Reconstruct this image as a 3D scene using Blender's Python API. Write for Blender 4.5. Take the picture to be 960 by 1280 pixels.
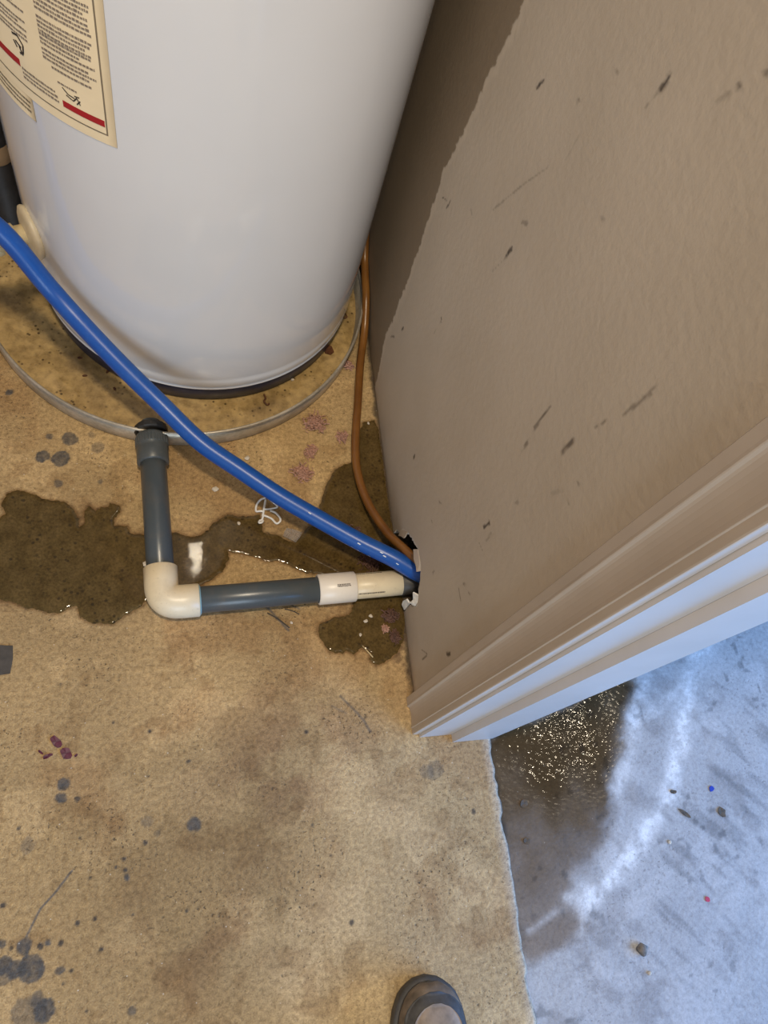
import bpy, bmesh, math, random
import numpy as np
from mathutils import Vector, Matrix
from mathutils.geometry import delaunay_2d_cdt

random.seed(7)
SC = bpy.context.scene
COL = SC.collection
for o in list(bpy.data.objects):
    bpy.data.objects.remove(o)

# ------------------------------------------------------------------ camera
cam_data = bpy.data.cameras.new('camera')
cam = bpy.data.objects.new('camera', cam_data)
COL.objects.link(cam)
CAM_H = 1.15
cam_data.sensor_fit = 'HORIZONTAL'
cam_data.sensor_width = 36.0
cam_data.lens = 36.0
cam_data.clip_start = 0.02
right = Vector((0.9675, -0.1145, 0.2256))
up = Vector((0.0124, 0.9121, 0.4097))
back = Vector((-0.2527, -0.3936, 0.8839))
m3 = Matrix((right, up, back)).transposed()
cam.matrix_world = Matrix.Translation((0, 0, CAM_H)) @ m3.to_4x4()
SC.camera = cam

# ------------------------------------------------------------------ look, world, lights
vs = SC.view_settings
vs.view_transform = 'Standard'
vs.look = 'None'
vs.gamma = 1.0
vs.use_curve_mapping = False
vs.exposure = 0.08

world = bpy.data.worlds.new('world')
SC.world = world
world.use_nodes = True
bg = world.node_tree.nodes['Background']
bg.inputs[0].default_value = (1.0, 0.93, 0.85, 1)
bg.inputs[1].default_value = 0.25


def area(name, loc, target, size, power, color, shape='DISK', size_y=None):
    l = bpy.data.lights.new(name, 'AREA')
    l.shape = shape
    l.size = size
    if size_y:
        l.size_y = size_y
    l.energy = power
    l.color = color
    o = bpy.data.objects.new(name, l)
    COL.objects.link(o)
    o.location = loc
    o.rotation_euler = (Vector(target) - Vector(loc)).to_track_quat('-Z', 'Y').to_euler()
    return o


area('ceiling_lamp_light', (0.011, 0.07, 2.4), (0.011, 0.07, 0.0), 0.18, 27, (1.0, 0.84, 0.62))
area('garage_door_daylight', (2.6, -1.0, 1.15), (0.9, 0.0, 0.1), 2.6, 122, (0.11, 0.40, 1.0), 'RECTANGLE', 1.3)
area('added_front_fill', (-0.25, -2.3, 1.15), (0.05, 0.8, 0.6), 1.0, 30, (0.66, 0.82, 1.0), 'RECTANGLE', 1.2)  # added cool fill to brighten the tank front; no window known there
area('garage_lamp_light', (1.88, 0.47, 2.5), (0.9, 0.2, 0.0), 0.020, 1.5, (1.0, 0.84, 0.62))

# ------------------------------------------------------------------ measured plan data (metres, floor plane)
PUDDLE = [(-0.2804,0.5038),(-0.2659,0.511),(-0.2588,0.5169),(-0.2656,0.5337),(-0.2587,0.5505),(-0.245,0.5566),(-0.2227,0.5502),(-0.2039,0.5398),(-0.1775,0.5359),(-0.1638,0.5248),(-0.1546,0.5062),(-0.1546,0.4919),(-0.1457,0.4999),(-0.1482,0.5184),(-0.1414,0.5292),(-0.1318,0.5198),(-0.1226,0.5259),(-0.1132,0.5264),(-0.1107,0.5327),(-0.0957,0.5287),(-0.0954,0.5177),(-0.1033,0.5085),(-0.1044,0.4946),(-0.0842,0.4936),(-0.0799,0.4803),(-0.061,0.4789),(-0.0192,0.4805),(-0.0137,0.482),(0.0057,0.4738),(0.0211,0.4734),(0.0382,0.4856),(0.0456,0.4966),(0.0691,0.5122),(0.0892,0.5071),(0.1068,0.5068),(0.1187,0.5099),(0.1222,0.492),(0.1244,0.4775),(0.1462,0.4739),(0.1575,0.4656),(0.1734,0.4588),(0.1881,0.4762),(0.1948,0.4858),(0.2077,0.4954),(0.217,0.5151),(0.2179,0.52),(0.2344,0.5631),(0.251,0.5919),(0.2682,0.6021),(0.2851,0.6067),(0.299,0.6612),(0.3113,0.6875),(0.3319,0.6903),(0.3375,0.6736),(0.338,0.5694),(0.3383,0.512),(0.3398,0.465),(0.343,0.4249),(0.3419,0.3941),(0.3009,0.3901),(0.2801,0.3827),(0.2466,0.3759),(0.2124,0.4051),(0.1918,0.4064),(0.1775,0.4115),(0.1635,0.4213),(0.1436,0.4297),(0.1261,0.4287),(0.1093,0.4369),(0.0895,0.4437),(0.0669,0.4474),(0.0679,0.4351),(0.0574,0.4141),(0.0431,0.4025),(0.0182,0.3916),(-0.0009,0.3865),(-0.0251,0.3845),(-0.0449,0.3725),(-0.0575,0.3714),(-0.0626,0.3631),(-0.0857,0.3501),(-0.1008,0.3383),(-0.1312,0.3412),(-0.1465,0.3503),(-0.1522,0.3672),(-0.1597,0.3675),(-0.1767,0.3572),(-0.1941,0.3608),(-0.2042,0.3654),(-0.2189,0.3674),(-0.239,0.378),(-0.2562,0.3815),(-0.271,0.3862)]
PUDDLE2 = [(0.2678,0.3701),(0.2567,0.3462),(0.2513,0.3355),(0.2275,0.3323),(0.2024,0.3228),(0.1999,0.3059),(0.207,0.2908),(0.2142,0.2778),(0.2348,0.2745),(0.2393,0.2784),(0.2534,0.2713),(0.2605,0.2793),(0.2671,0.281),(0.2789,0.2719),(0.2757,0.2626),(0.2853,0.2526),(0.2984,0.256),(0.3216,0.2693),(0.3341,0.29),(0.3397,0.3158),(0.3412,0.3446),(0.3407,0.3671),(0.3033,0.3721)]
SPLATS = [(-0.2048,0.6509,0.0072,0.7),(-0.1741,0.6474,0.012,0.8),(-0.2126,0.6148,0.0112,0.9),(-0.1859,0.6112,0.0136,0.9),(-0.1311,0.6323,0.0104,0.5),(-0.2688,0.7321,0.0056,1.0),(-0.1877,0.5682,0.0072,0.7),(-0.1253,0.5712,0.0052,0.6),(-0.1411,0.6552,0.0056,0.4),(-0.1951,-0.0644,0.0096,1.0),(-0.2031,-0.089,0.0112,1.0),(-0.1866,-0.0896,0.016,1.0),(-0.2169,-0.0819,0.01,1.0),(-0.1531,-0.0972,0.006,1.0),(-0.1681,-0.1363,0.0128,0.9),(-0.1852,-0.1364,0.02,0.55),(-0.1771,-0.124,0.01,0.7),(-0.2175,-0.0931,0.012,0.6),(0.0088,0.0524,0.0088,0.7),(-0.0771,-0.0013,0.0048,1.0),(-0.0808,0.0217,0.0032,1.0),(-0.1218,0.0028,0.0028,1.0),(-0.0789,0.0062,0.0028,1.0),(-0.1139,-0.045,0.0032,1.0),(-0.0915,0.0115,0.0024,1.0),(-0.1352,-0.0476,0.0032,1.0),(-0.0689,-0.0463,0.0024,1.0),(-0.0024,-0.0506,0.002,1.0),(-0.1536,-0.0672,0.0032,1.0),(-0.1675,-0.0644,0.0048,1.0),(-0.1774,-0.0669,0.004,1.0),(-0.1984,0.0501,0.01,0.4),(-0.2233,-0.0159,0.0036,1.0),(-0.0684,-0.1514,0.0048,0.7),(-0.1494,-0.1108,0.0024,1.0),(-0.2108,0.0715,0.0024,1.0),(-0.0543,0.0371,0.0028,1.0),(-0.1208,-0.1443,0.0024,1.0),(-0.1059,-0.0802,0.0024,1.0),(-0.1399,-0.0991,0.0024,1.0),(-0.2216,-0.0585,0.0056,1.0),(-0.2101,-0.0644,0.0028,1.0),(-0.1359,0.0527,0.0024,0.7),(-0.039,0.0469,0.004,0.5),(-0.1586,0.1211,0.0092,0.9),(-0.1604,0.1028,0.0072,1.0),(-0.1411,0.0999,0.004,1.0),(0.0018,0.1356,0.0036,1.0),(0.0077,0.0535,0.0088,0.6),(-0.1689,0.2551,0.0024,1.0),(-0.05,0.1809,0.0028,1.0),(-0.0514,0.1204,0.002,1.0),(-0.098,0.1964,0.0016,1.0),(-0.0528,0.0633,0.008,0.4),(0.358,0.0911,0.0144,0.4),(0.3446,0.0903,0.0106,0.4),(0.4079,0.0285,0.0042,0.8),(0.191,-0.007,0.0025,1.0),(0.1687,0.0356,0.0025,1.0),(0.2126,-0.0915,0.0038,1.0),(0.1702,0.1621,0.0034,1.0),(0.2589,0.1755,0.003,0.7)]
LINES = [([(-0.1441,0.0139),(-0.1635,-0.0099),(-0.1798,-0.026),(-0.1853,-0.0372),(-0.1934,-0.0537)],0.0012,0.8),([(0.2253,0.2095),(0.2487,0.1825),(0.2582,0.1693),(0.2652,0.1542)],0.0015,0.7),([(0.2111,0.1959),(0.2315,0.1839)],0.0012,0.5),([(0.1183,0.36),(0.137,0.3365),(0.1539,0.315)],0.0014,0.9),([(0.1486,0.3621),(0.173,0.3487)],0.0012,0.8)]
WET = [(0.4451,0.1426),(0.4576,0.1366),(0.7528,0.2229),(0.7411,0.1877),(0.7151,0.1466),(0.6894,0.0916),(0.6511,0.0354),(0.6359,-0.0014),(0.5867,-0.0424),(0.5563,-0.0791),(0.5493,-0.1087),(0.5527,-0.139),(0.5178,-0.1552),(0.4619,-0.18),(0.4261,-0.1347),(0.4238,0.0209)]
EFF = [([(0.919,0.2857),(0.8896,0.2576),(0.8476,0.2083),(0.8085,0.1339),(0.7716,0.0638),(0.7467,0.0211),(0.7071,-0.0137),(0.6678,-0.0516),(0.627,-0.0787),(0.5939,-0.1013),(0.5638,-0.1149)],0.022,0.9),([(0.7582,0.2197),(0.7295,0.1615),(0.7148,0.1413),(0.6894,0.0916),(0.6593,0.0444)],0.02,0.55),([(0.7134,0.1362),(0.7613,0.1537),(0.8139,0.1826)],0.014,0.5),([(0.4708,-0.1365),(0.4982,-0.1276),(0.529,-0.1169)],0.008,0.3),([(0.5391,-0.1074),(0.5566,-0.1225),(0.5507,-0.1472)],0.012,0.5)]
WALLMARKS = [(0.6553,0.691,0.6496,0.7022,0.0035,0.9),(0.4757,0.8282,0.4754,0.8399,0.0045,0.95),(0.4776,0.8249,0.481,0.8109,0.0018,0.3),(0.5757,0.7412,0.5729,0.7416,0.003,0.7),(0.4061,0.8848,0.4048,0.8864,0.004,0.6),(0.41,0.8776,0.4149,0.8682,0.004,0.25),(0.5413,0.7944,0.5382,0.7952,0.003,0.5),(0.7771,0.4344,0.7597,0.446,0.0012,0.8),(0.7519,0.4422,0.7487,0.4485,0.0025,0.8),(0.7492,0.4487,0.7467,0.4648,0.0015,0.8),(0.6835,0.5066,0.675,0.5058,0.003,0.3),(0.5633,0.609,0.5538,0.6163,0.004,0.4),(0.5605,0.5637,0.5575,0.5765,0.004,0.9),(0.5604,0.5597,0.5733,0.5229,0.0012,0.3),(0.7399,0.1991,0.7376,0.2066,0.0045,0.9),(0.7711,0.1385,0.7574,0.1569,0.0035,0.6),(0.6381,0.3617,0.6322,0.3588,0.003,0.8),(0.634,0.3555,0.6369,0.3269,0.0012,0.3),(0.3609,0.5418,0.3615,0.5829,0.002,0.55),(0.2888,0.6864,0.2835,0.7241,0.0025,0.45),(0.2871,0.7129,0.2849,0.7323,0.0018,0.4),(0.6316,0.5584,0.599,0.6214,0.0018,0.35),(0.599,0.6214,0.5685,0.6738,0.0018,0.3),(0.5464,0.7026,0.5461,0.7341,0.0018,0.2),(0.3933,0.9042,0.3916,0.9054,0.004,0.5),(0.453,0.7269,0.4497,0.7292,0.004,0.3),(0.3018,0.643,0.2978,0.661,0.0018,0.5),(0.3103,0.5839,0.3109,0.6053,0.0045,0.7),(0.2737,0.5721,0.2624,0.5734,0.002,0.35),(0.2723,0.597,0.2704,0.5987,0.003,0.4),(0.3543,0.5058,0.354,0.5232,0.003,0.4),(0.2851,0.5483,0.2782,0.5685,0.004,0.15),(0.5281,0.1629,0.5296,0.1721,0.0035,0.9),(0.3229,0.3769,0.3214,0.3937,0.004,0.85),(0.3125,0.3551,0.2993,0.3618,0.0012,0.4),(0.2877,0.2635,0.2619,0.2661,0.0014,0.5),(0.3541,0.5031,0.3621,0.5797,0.0015,0.45),(0.4177,0.2429,0.4125,0.2502,0.003,0.5),(0.4074,0.2023,0.4055,0.2024,0.002,0.5),(0.3397,0.174,0.3405,0.1805,0.003,0.4),(0.2859,0.282,0.2836,0.2916,0.003,0.5),(0.2699,0.2961,0.2674,0.2996,0.003,0.5),(0.3056,0.3756,0.3083,0.3942,0.003,0.3),(0.3118,0.4684,0.3095,0.476,0.003,0.3),(0.2546,0.0745,0.2433,0.0958,0.0012,0.7),(0.2418,0.0682,0.2407,0.0945,0.0012,0.7),(0.2211,0.1822,0.2191,0.1945,0.0045,0.8),(0.1955,0.2868,0.195,0.2938,0.002,0.5)]
PAINT = [(0.7604,0.7084),(0.7609,0.6762),(0.7661,0.6437),(0.7785,0.5851),(0.7913,0.501),(0.8056,0.4566),(0.7968,0.3957),(0.7906,0.308),(0.7891,0.2099),(0.7935,0.0987),(0.7638,0.033)]



# ------------------------------------------------------------------ numpy helpers
def hsh(ix, iy, seed):
    n = (ix * 374761393 + iy * 668265263 + seed * 974634777) & 0xffffffff
    n = ((n ^ (n >> 13)) * 1274126177) & 0xffffffff
    return ((n ^ (n >> 16)) & 0xffff) / 65535.0


def vnoise(x, y, scale, seed):
    x = np.asarray(x) / scale + 1000.0
    y = np.asarray(y) / scale + 1000.0
    ix = np.floor(x).astype(np.int64)
    iy = np.floor(y).astype(np.int64)
    fx = x - ix
    fy = y - iy
    fx = fx * fx * (3 - 2 * fx)
    fy = fy * fy * (3 - 2 * fy)
    a = hsh(ix, iy, seed)
    b = hsh(ix + 1, iy, seed)
    c = hsh(ix, iy + 1, seed)
    d = hsh(ix + 1, iy + 1, seed)
    return (a * (1 - fx) + b * fx) * (1 - fy) + (c * (1 - fx) + d * fx) * fy


def fbm(x, y, scale, seed, octaves=4):
    v = 0
    amp = 1.0
    tot = 0
    for k in range(octaves):
        v = v + amp * vnoise(x, y, scale / 2 ** k, seed + k * 17)
        tot += amp
        amp *= 0.55
    return v / tot


def sstep(a, b, v):
    t = np.clip((v - a) / (b - a), 0, 1)
    return t * t * (3 - 2 * t)


def seg_dist(x, y, pts):
    best = np.full(np.shape(x), 9.0)
    for (x0, y0), (x1, y1) in zip(pts[:-1], pts[1:]):
        dx, dy = x1 - x0, y1 - y0
        t = np.clip(((x - x0) * dx + (y - y0) * dy) / (dx * dx + dy * dy + 1e-12), 0, 1)
        best = np.minimum(best, np.hypot(x - x0 - t * dx, y - y0 - t * dy))
    return best


def poly_sd(x, y, pts):
    """signed distance, positive inside"""
    d = seg_dist(x, y, list(pts) + [pts[0]])
    ins = np.zeros(np.shape(x), bool)
    n = len(pts)
    for i in range(n):
        x0, y0 = pts[i]
        x1, y1 = pts[(i + 1) % n]
        if y0 == y1:
            continue
        c = ((y0 > y) != (y1 > y)) & (x < (x1 - x0) * (y - y0) / (y1 - y0) + x0)
        ins ^= c
    return np.where(ins, d, -d)


def mixc(col, new, k):
    k = np.asarray(k)[..., None]
    return col * (1 - k) + np.asarray(new) * k


# ------------------------------------------------------------------ materials
class NT:
    def __init__(self, name):
        self.m = bpy.data.materials.new(name)
        self.m.use_nodes = True
        self.t = self.m.node_tree
        self.b = self.t.nodes['Principled BSDF']

    def n(self, kind, **kw):
        nd = self.t.nodes.new(kind)
        for k, v in kw.items():
            setattr(nd, k, v)
        return nd

    def l(self, a, b):
        self.t.links.new(a, b)

    def coord(self, kind='Object'):
        return self.n('ShaderNodeTexCoord').outputs[kind]

    def noise(self, vec, scale, detail=3.0, rough=0.55):
        nd = self.n('ShaderNodeTexNoise')
        nd.inputs['Scale'].default_value = scale
        nd.inputs['Detail'].default_value = detail
        nd.inputs['Roughness'].default_value = rough
        self.l(vec, nd.inputs['Vector'])
        return nd.outputs['Fac']

    def ramp(self, fac, stops):
        nd = self.n('ShaderNodeValToRGB')
        el = nd.color_ramp.elements
        while len(el) < len(stops):
            el.new(0.5)
        for e, (p, c) in zip(el, stops):
            e.position = p
            e.color = c if len(c) == 4 else (*c, 1)
        self.l(fac, nd.inputs[0])
        return nd.outputs[0]

    def mix(self, fac, a, b, blend='MIX'):
        nd = self.n('ShaderNodeMix', data_type='RGBA', blend_type=blend)
        for sock, v in ((nd.inputs[0], fac), (nd.inputs[6], a), (nd.inputs[7], b)):
            if hasattr(v, 'is_linked'):
                self.l(v, sock)
            elif isinstance(v, (int, float)):
                sock.default_value = v
            else:
                sock.default_value = (*v[:3], 1)
        return nd.outputs[2]

    def math(self, op, a, b=None):
        nd = self.n('ShaderNodeMath', operation=op)
        for i, v in enumerate((a, b)):
            if v is None:
                continue
            if hasattr(v, 'is_linked'):
                self.l(v, nd.inputs[i])
            else:
                nd.inputs[i].default_value = v
        return nd.outputs[0]

    def attr(self, name):
        return self.n('ShaderNodeAttribute', attribute_name=name)

    def bump(self, h, strength, dist):
        nd = self.n('ShaderNodeBump')
        nd.inputs['Strength'].default_value = strength
        nd.inputs['Distance'].default_value = dist
        self.l(h, nd.inputs['Height'])
        self.l(nd.outputs[0], self.b.inputs['Normal'])

    def set(self, **kw):
        for k, v in kw.items():
            s = self.b.inputs[k.replace('_', ' ')]
            if hasattr(v, 'is_linked'):
                self.l(v, s)
            elif isinstance(v, tuple) and len(v) == 3:
                s.default_value = (*v, 1)
            else:
                s.default_value = v
        return self


def simple(name, color, rough=0.5, metal=0.0, var=0.12, scale=40.0, bump=0.0, spec=None):
    m = NT(name)
    v = m.coord()
    f = m.noise(v, scale)
    dark = tuple(c * (1 - var) for c in color)
    lite = tuple(min(1, c * (1 + var)) for c in color)
    m.set(Base_Color=m.ramp(f, [(0.3, dark), (0.7, lite)]), Roughness=rough, Metallic=metal)
    if spec is not None:
        m.b.inputs['Specular IOR Level'].default_value = spec
    if bump:
        m.bump(f, bump, 0.002)
    return m.m


def concrete_material(name, speck=1.0, wet=False, grain=1.0):
    m = NT(name)
    v = m.coord()
    base = m.attr('tint').outputs['Color']
    n1 = m.noise(v, 160.0, 4.0, 0.65)
    n2 = m.noise(v, 520.0, 2.0, 0.6)
    c = m.mix(grain, base, m.ramp(n1, [(0.28, (0.62, 0.59, 0.56)), (0.5, (1, 1, 1)), (0.72, (1.32, 1.32, 1.3))]), 'MULTIPLY')
    c = m.mix(0.7 * grain, c, m.ramp(n2, [(0.3, (0.72, 0.70, 0.68)), (0.55, (1, 1, 1)), (0.72, (1.25, 1.25, 1.25))]), 'MULTIPLY')
    gate = m.ramp(m.noise(v, 9.0, 3.0), [(0.44, (0.06,) * 3), (0.66, (1, 1, 1))])
    pit = m.ramp(m.noise(v, 210.0, 2.0, 0.5), [(0.625, (0, 0, 0)), (0.675, (1, 1, 1))])
    vo = m.n('ShaderNodeTexVoronoi')
    vo.inputs['Scale'].default_value = 75.0
    vo.inputs['Randomness'].default_value = 1.0
    m.l(v, vo.inputs['Vector'])
    big = m.math('MULTIPLY', m.ramp(vo.outputs['Distance'], [(0.06, (1, 1, 1)), (0.16, (0, 0, 0))]), m.ramp(m.noise(v, 60.0, 1.0), [(0.5, (0, 0, 0)), (0.6, (1, 1, 1))]))
    pitf = m.math('MULTIPLY', m.math('MULTIPLY', m.math('MAXIMUM', pit, big), gate), 0.8 * speck)
    c = m.mix(pitf, c, (0.045, 0.032, 0.02))
    vo2 = m.n('ShaderNodeTexVoronoi')
    vo2.inputs['Scale'].default_value = 62.0
    m.l(v, vo2.inputs['Vector'])
    lit = m.ramp(vo2.outputs['Distance'], [(0.03, (1, 1, 1)), (0.065, (0, 0, 0))])
    c = m.mix(m.math('MULTIPLY', lit, 0.5 * speck), c, (0.75, 0.70, 0.6))
    m.set(Base_Color=c)
    h = m.math('SUBTRACT', m.math('ADD', n1, m.math('MULTIPLY', n2, 0.5)), m.math('MULTIPLY', pitf, 0.8))
    if wet:
        w = m.attr('wet').outputs['Fac']
        m.set(Roughness=m.ramp(w, [(0.0, (0.75,) * 3), (0.62, (0.42,) * 3), (0.95, (0.07,) * 3)]))
        mp = m.n('ShaderNodeMapping')
        mp.inputs['Scale'].default_value = (105, 170, 105)
        mp.inputs['Rotation'].default_value = (0, 0, 0.5)
        m.l(v, mp.inputs['Vector'])
        rip = m.noise(mp.outputs[0], 1.0, 1.0, 0.4)
        dry = m.math('SUBTRACT', 1.0, m.math('MULTIPLY', w, 0.95))
        h = m.math('ADD', m.math('MULTIPLY', h, dry), m.math('MULTIPLY', m.math('MULTIPLY', rip, w), 1.0))
        m.bump(h, 0.42, 0.0016)
    else:
        m.set(Roughness=0.72)
        m.b.inputs['Specular IOR Level'].default_value = 0.3
        m.bump(h, 0.6, 0.0015)
    return m.m


def wall_material():
    m = NT('painted_drywall')
    v = m.coord()
    a = m.attr('tint').outputs['Color']
    n1 = m.noise(v, 110.0, 2.0)
    n2 = m.noise(v, 6.0, 3.0)
    c = m.mix(1.0, a, m.ramp(n2, [(0.3, (0.95, 0.94, 0.93)), (0.7, (1.04, 1.04, 1.05))]), 'MULTIPLY')
    m.set(Base_Color=c, Roughness=0.55)
    m.b.inputs['Specular IOR Level'].default_value = 0.35
    m.bump(n1, 0.16, 0.003)
    return m.m


def puddle_material():
    m = NT('puddle_water_on_concrete')
    v = m.coord()
    n1 = m.noise(v, 40.0, 4.0, 0.6)
    n2 = m.noise(v, 300.0, 3.0, 0.65)
    c = m.ramp(n1, [(0.3, (0.070, 0.043, 0.013)), (0.5, (0.098, 0.062, 0.020)), (0.7, (0.125, 0.080, 0.028))])
    c = m.mix(1.0, c, m.ramp(n2, [(0.3, (0.6, 0.6, 0.6)), (0.55, (1, 1, 1)), (0.75, (1.3, 1.28, 1.2))]), 'MULTIPLY')
    vo = m.n('ShaderNodeTexVoronoi')
    vo.inputs['Scale'].default_value = 95.0
    m.l(v, vo.inputs['Vector'])
    pit = m.ramp(vo.outputs['Distance'], [(0.16, (1, 1, 1)), (0.28, (0, 0, 0))])
    gate = m.ramp(m.noise(v, 18.0, 2.0), [(0.38, (0, 0, 0)), (0.6, (1, 1, 1))])
    c = m.mix(m.math('MULTIPLY', m.math('MULTIPLY', pit, gate), 0.7), c, (0.02, 0.014, 0.008))
    m.set(Base_Color=c, Roughness=0.04, IOR=1.33)
    m.bump(m.noise(v, 24.0, 2.0), 0.05, 0.004)
    return m.m


def pan_floor_material():
    m = NT('sediment_in_pan')
    v = m.coord()
    n0 = m.noise(v, 9.0, 4.0, 0.6)
    n1 = m.noise(v, 70.0, 4.0, 0.65)
    c = m.ramp(n0, [(0.3, (0.27, 0.18, 0.075)), (0.5, (0.46, 0.315, 0.13)), (0.7, (0.58, 0.41, 0.19))])
    c = m.mix(1.0, c, m.ramp(n1, [(0.3, (0.6, 0.58, 0.55)), (0.55, (1, 1, 1)), (0.75, (1.2, 1.2, 1.15))]), 'MULTIPLY')
    vo = m.n('ShaderNodeTexVoronoi')
    vo.inputs['Scale'].default_value = 105.0
    m.l(v, vo.inputs['Vector'])
    pit = m.ramp(vo.outputs['Distance'], [(0.16, (1, 1, 1)), (0.28, (0, 0, 0))])
    gate = m.ramp(m.noise(v, 16.0, 3.0), [(0.45, (0, 0, 0)), (0.6, (1, 1, 1))])
    c = m.mix(m.math('MULTIPLY', m.math('MULTIPLY', pit, gate), 0.85), c, (0.05, 0.028, 0.012))
    m.set(Base_Color=c, Roughness=m.ramp(n0, [(0.42, (0.07,) * 3), (0.58, (0.55,) * 3)]))
    m.bump(n1, 0.35, 0.0015)
    return m.m


def metal_material():
    m = NT('dull_galvanised_metal')
    v = m.coord()
    n0 = m.noise(v, 20.0, 4.0)
    n1 = m.noise(v, 150.0, 3.0)
    c = m.ramp(n0, [(0.3, (0.36, 0.31, 0.23)), (0.7, (0.58, 0.51, 0.41))])
    c = m.mix(0.6, c, m.ramp(n1, [(0.3, (0.7, 0.68, 0.64)), (0.6, (1.05, 1.05, 1.05))]), 'MULTIPLY')
    m.set(Base_Color=c, Metallic=0.45, Roughness=0.36)
    return m.m


def pvc_material(name, color, dirt, rough=0.34, dirt_amount=0.35):
    m = NT(name)
    v = m.coord()
    n0 = m.noise(v, 30.0, 4.0, 0.65)
    n1 = m.noise(v, 220.0, 2.0)
    c = m.mix(m.ramp(n0, [(0.5, (0, 0, 0)), (0.75, (dirt_amount,) * 3)]), color, dirt)
    c = m.mix(m.ramp(n1, [(0.62, (0, 0, 0)), (0.75, (dirt_amount,) * 3)]), c, dirt)
    m.set(Base_Color=c, Roughness=rough)
    return m.m


def water_heater_material():
    m = NT('white_enamel_jacket')
    v = m.coord()
    n0 = m.noise(v, 3.0, 3.0)
    c = m.ramp(n0, [(0.3, (0.74, 0.735, 0.74)), (0.7, (0.80, 0.795, 0.80))])
    m.set(Base_Color=c, Roughness=0.5)
    m.b.inputs['Specular IOR Level'].default_value = 0.2
    m.b.inputs['Coat Weight'].default_value = 1.0
    m.b.inputs['Coat Roughness'].default_value = 0.05
    return m.m


M = {
    'floor': concrete_material('stained_concrete'),
    'garage': concrete_material('bare_garage_concrete', 0.45, True, 0.5),
    'wall': wall_material(),
    'gypsum': simple('broken_gypsum', (0.72, 0.68, 0.60), 0.9, var=0.2, scale=120, bump=0.4),
    'trim': simple('taupe_trim_paint', (0.46, 0.375, 0.295), 0.42, var=0.05, scale=12),
    'jamb': simple('white_jamb_paint', (0.60, 0.55, 0.51), 0.4, var=0.04, scale=12),
    'tank': water_heater_material(),
    'base': simple('dark_navy_plastic', (0.018, 0.022, 0.045), 0.35, var=0.3),
    'label': simple('aged_cream_label', (0.62, 0.52, 0.36), 0.5, var=0.05, scale=20),
    'ink': simple('grey_brown_ink', (0.26, 0.20, 0.15), 0.6),
    'inkdark': simple('dark_ink', (0.04, 0.03, 0.025), 0.6),
    'red': simple('red_ink', (0.45, 0.012, 0.02), 0.5, var=0.08),
    'gold': simple('faded_edge_line', (0.22, 0.17, 0.11), 0.6),
    'cream': simple('cream_plastic', (0.70, 0.60, 0.42), 0.4, var=0.1, scale=60),
    'cream2': simple('yellowed_plastic', (0.58, 0.47, 0.27), 0.42, var=0.15, scale=60),
    'panmetal': metal_material(),
    'panfloor': pan_floor_material(),
    'grey': pvc_material('grey_pvc', (0.062, 0.075, 0.083), (0.12, 0.105, 0.085), 0.3, 0.4),
    'greyfit': pvc_material('grey_pvc_fitting', (0.070, 0.078, 0.078), (0.13, 0.11, 0.085), 0.36, 0.5),
    'black': simple('black_plastic', (0.02, 0.018, 0.016), 0.5),
    'ivory': pvc_material('ivory_pvc', (0.74, 0.62, 0.42), (0.36, 0.27, 0.16), 0.35, 0.25),
    'white_pvc': pvc_material('white_pvc', (0.80, 0.73, 0.64), (0.5, 0.42, 0.3), 0.35, 0.1),
    'pvc_in_shade': simple('shade_painted_pvc', (0.06, 0.055, 0.05), 0.5, var=0.4),  # dark colour paints in the shade on the pipe end inside the hole
    'blue': pvc_material('blue_tubing', (0.005, 0.075, 0.35), (0.05, 0.15, 0.42), 0.34, 0.3),
    'chip': simple('pale_scrape', (0.65, 0.68, 0.72), 0.6),
    'puddle': puddle_material(),
    'tuft': simple('pink_fibre', (0.46, 0.26, 0.19), 0.95, var=0.35, scale=260, bump=0.6),
    'tuftdark': simple('soaked_fibre', (0.13, 0.065, 0.045), 0.8, var=0.5, scale=260, bump=0.6),
    'crumb': simple('white_crumb', (0.60, 0.52, 0.41), 0.8, var=0.1),
    'petal': simple('magenta_flake', (0.075, 0.004, 0.022), 0.5, var=0.4, scale=200),
    'tape': simple('dark_tape', (0.05, 0.042, 0.035), 0.6, var=0.3, scale=90),
    'rust': simple('rust_brown', (0.10, 0.035, 0.012), 0.6, var=0.4, scale=200),
    'twig': simple('dark_twig', (0.06, 0.045, 0.03), 0.8),
    'straw': simple('pale_straw', (0.55, 0.42, 0.22), 0.6),
    'bluechip': simple('blue_chip', (0.01, 0.03, 0.35), 0.5),
    'redchip': simple('red_chip', (0.5, 0.03, 0.06), 0.5),
    'pebble': simple('grey_brown_stone', (0.22, 0.19, 0.16), 0.8, var=0.4, scale=120, bump=0.5),
    'leaf': simple('dead_leaf', (0.10, 0.075, 0.05), 0.8, var=0.4, scale=150),
    'rubber': simple('worn_dark_rubber', (0.055, 0.052, 0.050), 0.6, var=0.35, scale=90, bump=0.2),
    'leather': simple('scuffed_brown_leather', (0.27, 0.20, 0.14), 0.65, var=0.3, scale=70, bump=0.2),
    'toe': simple('dusty_grey_toe', (0.15, 0.115, 0.085), 0.65, var=0.4, scale=60, bump=0.2),
    'lace': simple('brown_lace', (0.07, 0.05, 0.035), 0.9),
    'bag': simple('black_bag', (0.012, 0.011, 0.011), 0.55, var=0.4, scale=60, bump=0.3),
    'card': simple('brown_card', (0.26, 0.17, 0.09), 0.9, var=0.2),
    'joint': simple('dark_joint', (0.03, 0.026, 0.022), 0.9),
}
mw = NT('amber_plastic')
mw.set(Base_Color=mw.ramp(mw.noise(mw.coord(), 25.0), [(0.3, (0.15, 0.056, 0.010)), (0.7, (0.23, 0.095, 0.019))]), Roughness=0.28)
mw.b.inputs['Subsurface Weight'].default_value = 0.15
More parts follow.
